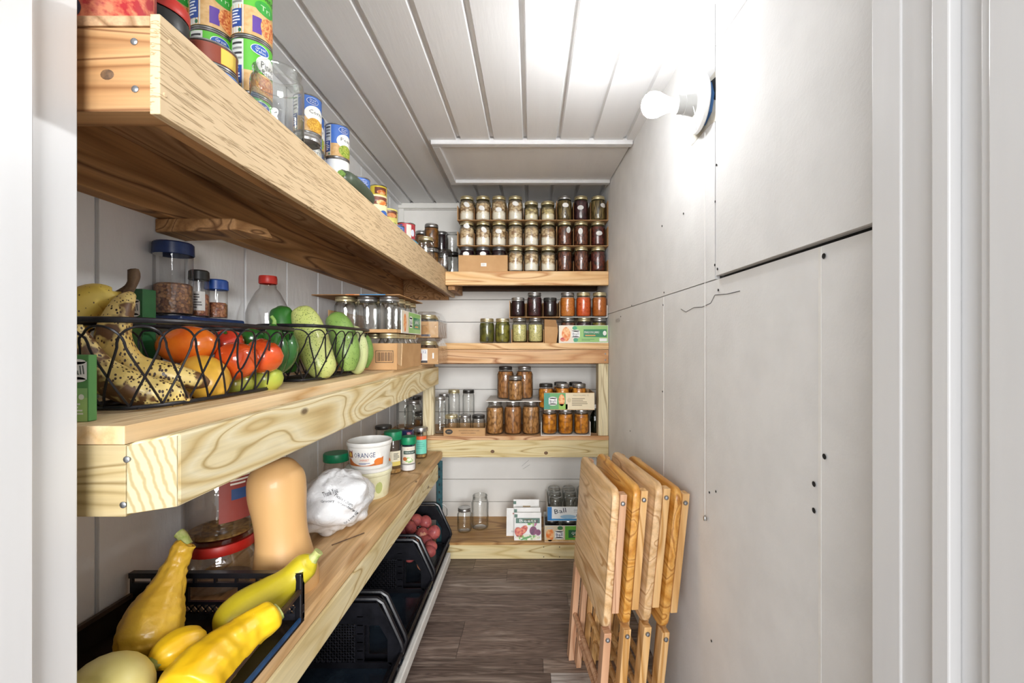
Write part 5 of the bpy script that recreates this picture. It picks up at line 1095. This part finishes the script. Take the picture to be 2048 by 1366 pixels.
def capped(label, px, Y, R, H, capm, capH, content, fill, band=None, neck=.9, gm='plastic_clear', ang=-.2):
    t = thing('jar', label, 'jar', (PX(px, Y), Y, ZL)); hb = H-capH
    link('jar_body', MB().lathe([(0, .004), (R*.85, .002), (R, .009), (R, hb*.82), (R*neck, hb*.94), (R*neck, H-.004)], 30).mesh('jar_body', gm, ang=50), t)
    if content: link('contents', MB().lathe([(0, .005), (R*.9, .005), (R*.94, .012), (R*.94, H*fill), (0, H*fill+.004)], 20).mesh('contents', content), t)
    rc = R*neck*1.06
    link('lid', MB().lathe([(rc, hb), (rc*1.02, hb+.002), (rc*1.02, H-.004), (rc*.98, H), (0, H)], 60, lobes=30, amp=.008).mesh('lid', capm), t)
    if band: band.cyl('label', t, R, -PI/2+ang)
    return t
capped('jar with wide dark green lid behind the white bag', 673, 1.56, .042, .148, 'green_plastic', .028, None, 0, None, .95, ang=0)
p = Print(.006); p.rect(-.03, .035, .035, .095, '#efe9cf'); p.rect(-.03, .035, .035, .052, '#e3cf6a', 1); p.ell(-.022, .06, .014, .016, 'art_orange', 1); p.lines(.004, .06, .03, .088, 5, '#6a6a5a', 1)
capped('clear jar with green lid and yellow-white label', 786, 1.83, .037, .172, 'green_plastic', .034, 'pretzel', .12, p, ang=.25)
p = Print(.006); p.rect(-.028, .035, .03, .105, '#d9d4c6'); p.rect(-.02, .074, .03, .088, '#153f30', 1); p.text('ONION SALT', .005, .081, .04, .006, 'paper_white', 2); p.ell(.0, .05, .02, .012, 'art_salad', 1); p.ell(-.014, .055, .009, .008, '#b5642a', 2); p.text('spice', .004, .096, .02, .006, '#b0503a', 1)
capped('small seasoning shaker with teal-green lid, white salt inside', 817, 1.862, .031, .143, 'green_plastic', .030, 'white_salt', .20, p, .97, ang=.25)
p = Print(.006); p.rect(-.028, .022, .028, .088, '#6fd0b8'); p.rect(-.028, .088, .028, .104, '#e0602a'); p.lines(-.02, .045, .02, .08, 4, '#5bb8a2', 1)
capped('glass jar with teal and orange label at the shelf far end', 842, 2.075, .030, .142, 'lid_silver', .018, 'pretzel', .12, p, .95, 'jar_glass_clear', .25)
capped('squat dark-lidded clear jar at the left wall corner', 767, 2.10, .036, .146, 'lid_dark', .016, None, 0, None, .97, 'jar_glass_clear')
capped('small blue-lidded jar half hidden behind the orange tub', 701, 1.70, .028, .118, 'navy_plastic', .022, None, 0)
t = box_thing('snack_box', 'small dark blue and pink box behind the green lids', 'box', PX(801, 2.0), PX(826, 2.0), 1.985, 2.02, ZL, at(810, 862, 1.985).z, 'navy_plastic')
p = Print(.5); p.rect(.004, -.03, .028, -.004, 'art_purple'); p.ell(.015, -.012, .008, .006, '#d79aa8', 1); p.plane('print', t, (PX(813, 2.0), 1.985, at(810, 862, 1.985).z), (1, 0, 0), (0, 0, 1))
solo('twig', MB().tube([at(680, 1075, 1.19), V(*at(700, 1062, 1.24))], .0016, 5), 'stem_brown', 'thin brown twig lying on the shelf before the bag', 'twig') if False else solo('twig', MB().tube([(-.525, 1.16, ZL+.002), (-.468, 1.235, ZL+.002)], .0016, 5), 'stem_brown', 'thin brown twig lying on the shelf before the bag', 'twig')

# ---------------------------------------------------------------- bins on the rack
def bin_(label, y0, y1):
    z = ZR+.0006; t = thing('stacking_bin', label, 'bin', (-.57, (y0+y1)/2, z), 'stacking bins on the steel rack'); X0, X1 = -.762, -.392; H = .215
    prof = [(X0, z+H), (-.470, z+H), (-.452, z+H-.012), (-.398, z+.085), (-.392, z+.066), (-.410, z+.012), (-.425, z)]
    part('bin_floor', MB().box(X0, -.425, y0+.004, y1-.004, z, z+.004), 'rack_floor', t)
    part('back_panel', MB().box(X0, X0+.004, y0, y1, z+.004, z+H), 'black_plastic', t)
    for yy, sg in ((y0, 1), (y1, -1)):
        a, b_ = (yy, yy+.005) if sg > 0 else (yy-.005, yy); m_ = (a+b_)/2
        b = MB(); b.tube([(x, m_, zz) for x, zz in prof], .0075, 8); b.box(X0, -.425, a, b_, z, z+.022)
        part('side_rim', b, 'black_plastic', t)
        b = MB(); b.box(X0, -.470, a, b_, z+H-.075, z+H-.012)                     # solid upper band
        b.box(X0, X0+.03, a, b_, z+.022, z+H-.075).box(-.535, -.508, a, b_, z+.022, z+H-.075)
        b.prism([(-.47, z+H-.012), (-.508, z+H-.075), (-.508, z+.16), (-.425, z+.12), (-.41, z+.085)], 1, a, b_) if False else b.prism([(-.508, z+H-.075), (-.470, z+H-.075), (-.470, z+H-.008), (-.405, z+.092), (-.437, z+.092), (-.462, z+.135), (-.508, z+.135)], 1, a, b_)
        b.prism([(-.437, z+.092), (-.405, z+.092), (-.395, z+.066), (-.412, z+.014), (-.425, z+.014), (-.437, z+.022)], 1, a, b_)
        part('side_panel', b, 'black_plastic', t, fix=True)
        b = MB()
        du, dv = .0165, .0165
        for i in range(12):
            for j in range(7):
                u, v = X0+.03+du*i, z+.022+dv*j
                if u+du > -.532: continue
                for p_, q_ in (((u, m_, v), (u+du, m_, v+dv)), ((u+du, m_, v), (u, m_, v+dv))): b.bar(p_, q_, .0045, .0042, (0, 1, 0))
        o = part('side_lattice', b, 'black_lattice', t); o['kind'] = 'stuff'
        b = MB()
        for k in range(6): b.box(-.530, -.512, a-.002*(sg > 0), b_+.002*(sg < 0), z+.03+.026*k, z+.033+.026*k)
        part('rib', b, 'black_plastic', t)
    part('front_lip', MB().tube([(-.396, y0+.002, z+.050), (-.396, y1-.002, z+.050)], .0065, 8).box(-.432, -.398, y0, y1, z+.006, z+.012), 'black_plastic', t)
    b = MB()
    for k in range(30):
        yy = y0+.012+k*(y1-y0-.024)/29; b.bar((-.424, yy, z+.010), (-.398, yy, z+.047), .003, .003)
    b.bar((-.411, y0, z+.028), (-.411, y1, z+.028), .004, .003)
    o = part('front_lattice', b, 'black_lattice', t); o['kind'] = 'stuff'
    return t
bin_('farthest black stacking bin, filled with red potatoes', 1.785, 2.155)
bin_('middle black stacking bin, empty', 1.378, 1.752)
bin_('nearest black stacking bin, mostly below the frame', .975, 1.345)
pots = [(868, 1065, 2.03, .030), (842, 1068, 2.02, .031), (851, 1044, 2.08, .030), (833, 1040, 2.07, .029), (852, 1082, 1.99, .026), (862, 1092, 1.95, .025), (859, 1103, 1.92, .025), (820, 1056, 2.0, .030), (812, 1040, 2.06, .028), (826, 1088, 1.93, .028), (838, 1104, 1.88, .027), (818, 1110, 1.87, .028), (846, 1128, 1.84, .025), (800, 1085, 1.93, .029), (805, 1062, 2.0, .029)]
PL = ['rolled apart at the right, beside the post', 'just left of the one rolled apart', 'high at the back of the pile', 'at the back, left of the highest one', 'in the middle front of the pile', 'near the front lip, upper of two', 'near the front lip, lower of two', 'deep in the middle of the pile', 'at the back left corner of the pile', 'tan-skinned, seen through the side opening, upper', 'tan-skinned, low behind the side opening', 'low against the near side panel', 'lowest at the front lip, tan skin', 'at the left, behind the near side panel', 'farthest left on the pile']
for i, (px, py, y, r_) in enumerate(pots):
    c = at(px, py, y); c.z = max(c.z, ZR+.005+r_); c.x = min(c.x, -.43)
    fruit('potato', 'red potato '+PL[i]+', far black bin', 'potato', c, (r_*1.08, r_*.98, r_*.92), (R0.uniform(0, 3), R0.uniform(0, 3), 0), 'potato_tan' if i in (9, 10, 12) else 'potato_red', None, 'red potatoes in the far bin', nz=.12)

# ---------------------------------------------------------------- top left shelf: cans, jars
CM = {}
def can_mesh(R, H):
    k = (R, H)
    if k not in CM:
        CM[k] = MB().lathe([(0, .003), (R-.004, .003), (R-.003, .0), (R+.0008, .0004), (R+.0009, .003), (R-.0005, .0045), (R-.0005, H-.0045), (R+.0009, H-.003), (R+.0008, H-.0004), (R-.003, H), (R-.004, H-.003), (0, H-.003)], 40).mesh('can_body', 'steel', ang=40)
    return CM[k]
def can(label, x, y, z, R, H, pr, ang, group='food cans on the top left shelf', name='food_can'):
    t = thing(name, label, 'can', (x, y, z), group)
    link('can_body', can_mesh(R, H), t); pr.cyl('label', t, R-.0003, ang); return t
def wrap(R, H, m): return Print(.006).rect(-PI*R, .005, PI*R, H-.005, m)
def facts(p, u, H, w=.024):                      # nutrition panel: white strip, dark heads, blue block
    p.rect(u-w/2, .006, u+w/2, H-.006, '#d5d8d2', 1)
    for k in range(4): p.rect(u-w/2+.002, H-.016-.010*k, u+w/2-.003, H-.012-.010*k, '#2d2d30' if k in (0, 2) else '#8a8c88', 2)
    p.rect(u-w/2+.001, .018, u+w/2-.003, H*.48, '#1c4593', 2); p.lines(u-w/2+.003, .022, u+w/2-.005, H*.46, 5, '#dfe4ee', 3); p.ell(u+w/2-.007, .011, .003, .004, '#2d6a46', 2)
def gv(p, u, v, w, l=4):                         # blue oval badge with two lines of lettering
    p.ell(u, v, w, w*.62, 'paper_white', l); p.ell(u, v, w*.93, w*.55, '#1d56a8', l+1); p.text('Great', u, v+w*.2, w*1.1, w*.34, 'paper_white', l+2); p.text('Value', u, v-w*.2, w*1.1, w*.34, 'paper_white', l+2)
fr = -PI/2
def pinto():
    R, H = .0365, .112; p = wrap(R, H, '#58b82c'); p.rect(-PI*R, .005, PI*R, .046, 'art_tan', 1)
    facts(p, -.024, H, .026); p.ell(.034, .066, .024, .020, 'paper_white', 2); p.text('Pinto', .034, .066, .030, .013, '#23231f', 3); p.text('Beans', .034, .052, .026, .010, '#23231f', 3); gv(p, .018, .092, .017); p.ell(.034, .026, .026, .016, 'art_beans', 2); return p
def chick():
    R, H = .0365, .112; p = wrap(R, H, '#58b82c'); p.rect(-PI*R, .005, PI*R, .062, 'art_tan', 1)
    facts(p, -.024, H, .026); p.ell(.028, .068, .020, .014, '#2e9a34', 2); p.text('Tri', .028, .068, .02, .010, '#bfe0b0', 3); p.rect(.004, .012, .02, .045, '#5a3a94', 2); p.ell(.036, .030, .018, .022, 'art_beans', 3); p.text('Blend', .034, .092, .03, .012, '#23231f', 3); gv(p, .0, .098, .013); return p
def bluecan(txt, art, body_c='#f1f0ea'):
    R, H = .0375, .112; p = wrap(R, H, '#3f6fc0'); p.rect(-PI*R, .005, PI*R, .046, 'art_tan', 1); p.ell(.024, .056, .030, .024, body_c, 2); p.ell(.024, .025, .024, .020, art, 3); p.text(txt, .024, .062, .036, .011, '#2b3a2a', 3); gv(p, .016, .092, .016); facts(p, -.034, H, .022); return p
def stack(x, y, n, labels, make, R=.0365, H=.112, ang=fr+.5, gap=.0004):
    z = ZA+.0006
    for k in range(n):
        can(labels[k], x, y, z, R, H, make[k](), ang+R0.uniform(-.1, .1)); z += H+gap
R_ = .052; p = wrap(R_, .165, '#9c1f1d'); p.rect(-.02, .006, .09, .10, 'art_red', 1); p.rect(-.03, .006, -.018, .10, '#d8a24a', 2); p.ell(-.008, .022, .016, .016, '#23233a', 3); p.ell(-.006, .022, .008, .008, '#cfd3dd', 4)
can('large can with red fruit label at the near shelf end', -.566, .585, ZA+.0006, R_, .165, p, fr+.2)
t = thing('jar', 'dark jar with a wide bright red lid near the shelf end', 'jar', (-.588, .688, ZA+.0006), None)
link('jar_body', MB().lathe([(0, .003), (.034, .002), (.040, .01), (.040, .095), (.037, .104), (.037, .13)], 32).mesh('jar_body', 'jar_glass'), t); link('contents', MB().lathe([(0, .004), (.036, .006), (.037, .09), (0, .092)], 24).mesh('contents', 'plum_jam'), t)
link('collar', MB().lathe([(.0415, .098), (.0427, .100), (.0427, .121), (.0407, .123), (0, .123)], 60, lobes=30, amp=.008).mesh('collar', 'black_cap'), t); link('lid', MB().lathe([(.0425, .1235), (.0440, .126), (.0440, .140), (.042, .143), (0, .143)], 40).mesh('lid', 'red_plastic'), t)
p = wrap(.041, .100, '#eef0f2'); p.rect(-.129, .070, .129, .095, '#6a8fd0', 1); p.ell(-.004, .066, .034, .020, '#5c86cc', 2); p.ell(-.004, .066, .031, .017, '#1d56a8', 3); p.text('Great', -.004, .071, .036, .012, 'paper_white', 4); p.text('Value', -.004, .059, .036, .010, 'paper_white', 4)
can('short white can with a big blue oval, below the brown one', -.580, .797, ZA+.0006, .041, .100, p, fr+.25)
p = wrap(.041, .041, '#8a3a20'); p.ell(-.012, .022, .005, .006, 'paper_white', 1); p.rect(.03, .006, .06, .034, '#e0c04a', 1)
can('short brown labelled can stacked on the white one', -.580, .797, ZA+.1012, .041, .041, p, fr+.25)
stack(-.576, .908, 3, ['bottom green bean can hidden behind the fascia', 'green pinto bean can, second of its stack', 'green and tan can with purple flash, top of the front stack'], [pinto, pinto, chick])
stack(-.642, .885, 3, ['bottom can of the stack by the wall', 'green can second in the stack by the wall', 'green and purple can topping the stack by the wall'], [pinto, pinto, chick])
stack(-.717, .876, 3, ['bottom green can against the left wall', 'middle green can against the left wall', 'top green can against the left wall'], [pinto, pinto, chick])
jar('hero', PX(553, .857)+.002, .857, ZA+.0006, 'wide clear lidless glass jar in front of the green can stack', None, 0, None, gm='hero_glass')
jar('quart', PX(613, 1.19), 1.19, ZA+.0006, 'clear jar with silver lid beyond the lidless glass jar', None, 0, 'lid_silver')
b1 = lambda: bluecan('Corn', 'art_corn'); b2 = lambda: bluecan('Sweet', 'art_peas'); b3 = lambda: bluecan('Peas', 'art_peas')
def whitecan():
    R, H = .0375, .112; p = wrap(R, H, '#f0f0ea'); p.rect(.0, .02, .045, .085, '#e2e5dc', 1); p.rect(.006, .062, .04, .076, '#33322f', 2); p.ell(.028, .045, .008, .008, '#8a6a4a', 2); p.text('soup', .02, .055, .024, .008, '#55534e', 2); return p
stack(-.660, 1.30, 3, ['bottom blue can behind the silver-lidded jar', 'second blue can behind the silver-lidded jar', 'blue can topping the stack behind the silver-lidded jar'], [b1, b1, b1], .0375)
stack(-.702, 1.405, 3, ['lowest blue can at the wall before the pea can', 'middle blue can at the wall before the pea can', 'highest blue can at the wall before the pea can'], [b2, b1, b2], .0375)
stack(-.648, 1.472, 3, ['bottom can under the white can, hidden by the fascia', 'white soup can under the can of green peas', 'blue can of green peas topping its stack'], [b1, whitecan, b3], .0375)
skin('zucchini_skin', '#3f4a3c', '#4f5c48', '#7d8a6a', 12, rough=.4, spot_scale=150, thr=(.2, .28))
body('zucchini', 'dark green zucchini lying along the shelf front edge', 'zucchini', [(686, 352, 1.09, .008), (691, 357, 1.10, .020), (712, 376, 1.16, .024), (733, 397, 1.225, .022), (741, 406, 1.25, .010)], 'zucchini_skin', stem=[(686, 352, 1.09, .009), (681, 346, 1.075, .008)], stem_m='cucumber_mid', n=20)
stack(-.637, 1.63, 2, ['lower blue-striped can behind the zucchini', 'white can with blue stripe behind the zucchini'], [b1, lambda: bluecan('Corn', 'art_corn')], .0385)
def yellow(c, badge='#2f62b4'):
    R, H = .0365, .112; p = wrap(R, H, c); p.ell(.02, .035, .018, .014, badge, 1); p.rect(-.02, .07, .035, .1, '#7a3a20', 1); p.ell(.01, .078, .02, .01, 'art_orange', 2); return p
stack(-.700, 2.02, 3, ['bottom yellow can in the far wall stack', 'middle yellow can in the far wall stack', 'top yellow can in the far wall stack'], [lambda: yellow('#e8cf3a')]*3)
stack(-.672, 1.86, 2, ['lower white can with orange picture beside the zucchini end', 'upper white can with orange picture beside the zucchini end'], [lambda: yellow('#f0ece0')]*2)
stack(-.605, 1.735, 2, ['lower cream can with blue badge, far end of the cans', 'upper cream can with blue badge, far end of the cans'], [lambda: yellow('#ece3b0')]*2, .0365, .086)
stack(-.628, 1.945, 2, ['lower pale yellow can, far end of the cans', 'upper pale yellow can, far end of the cans'], [lambda: yellow('#eadf7a', '#8fa04a')]*2, .0365, .098)
stack(-.573, 1.86, 1, ['single blue and white can at the far end, near the fascia'], [lambda: bluecan('Peas', 'art_peas')])
p = wrap(.042, .165, '#b8323c'); p.rect(-.06, .006, -.018, .155, '#24408f', 1); p.rect(.0, .006, .022, .155, '#e8ddd0', 1); p.ell(.03, .12, .010, .016, '#dfe6f2', 2)
t = can('tall round red and blue carton near the jars in the corner', -.575, 2.02, ZA+.0006, .042, .165, p, fr+.35, None, 'salt_carton')
body('teal_pouch', 'crumpled bright teal pouch at the shelf front near the corner', 'pouch', [(818, 480, 1.94, .012), (822, 488, 1.94, .026), (826, 500, 1.945, .030), (828, 514, 1.95, .026), (829, 526, 1.95, .012)], pm('teal_pouch', '#2aa3c4', '#3fb8d0', 30, .3, .5, 60), n=16, nz=.008, ns=60)
jar('pint', PX(845, 2.05), 2.115, ZA+.0006, 'clear empty jar with gold lid on the top left shelf far end', None, 0, 'lid_gold')
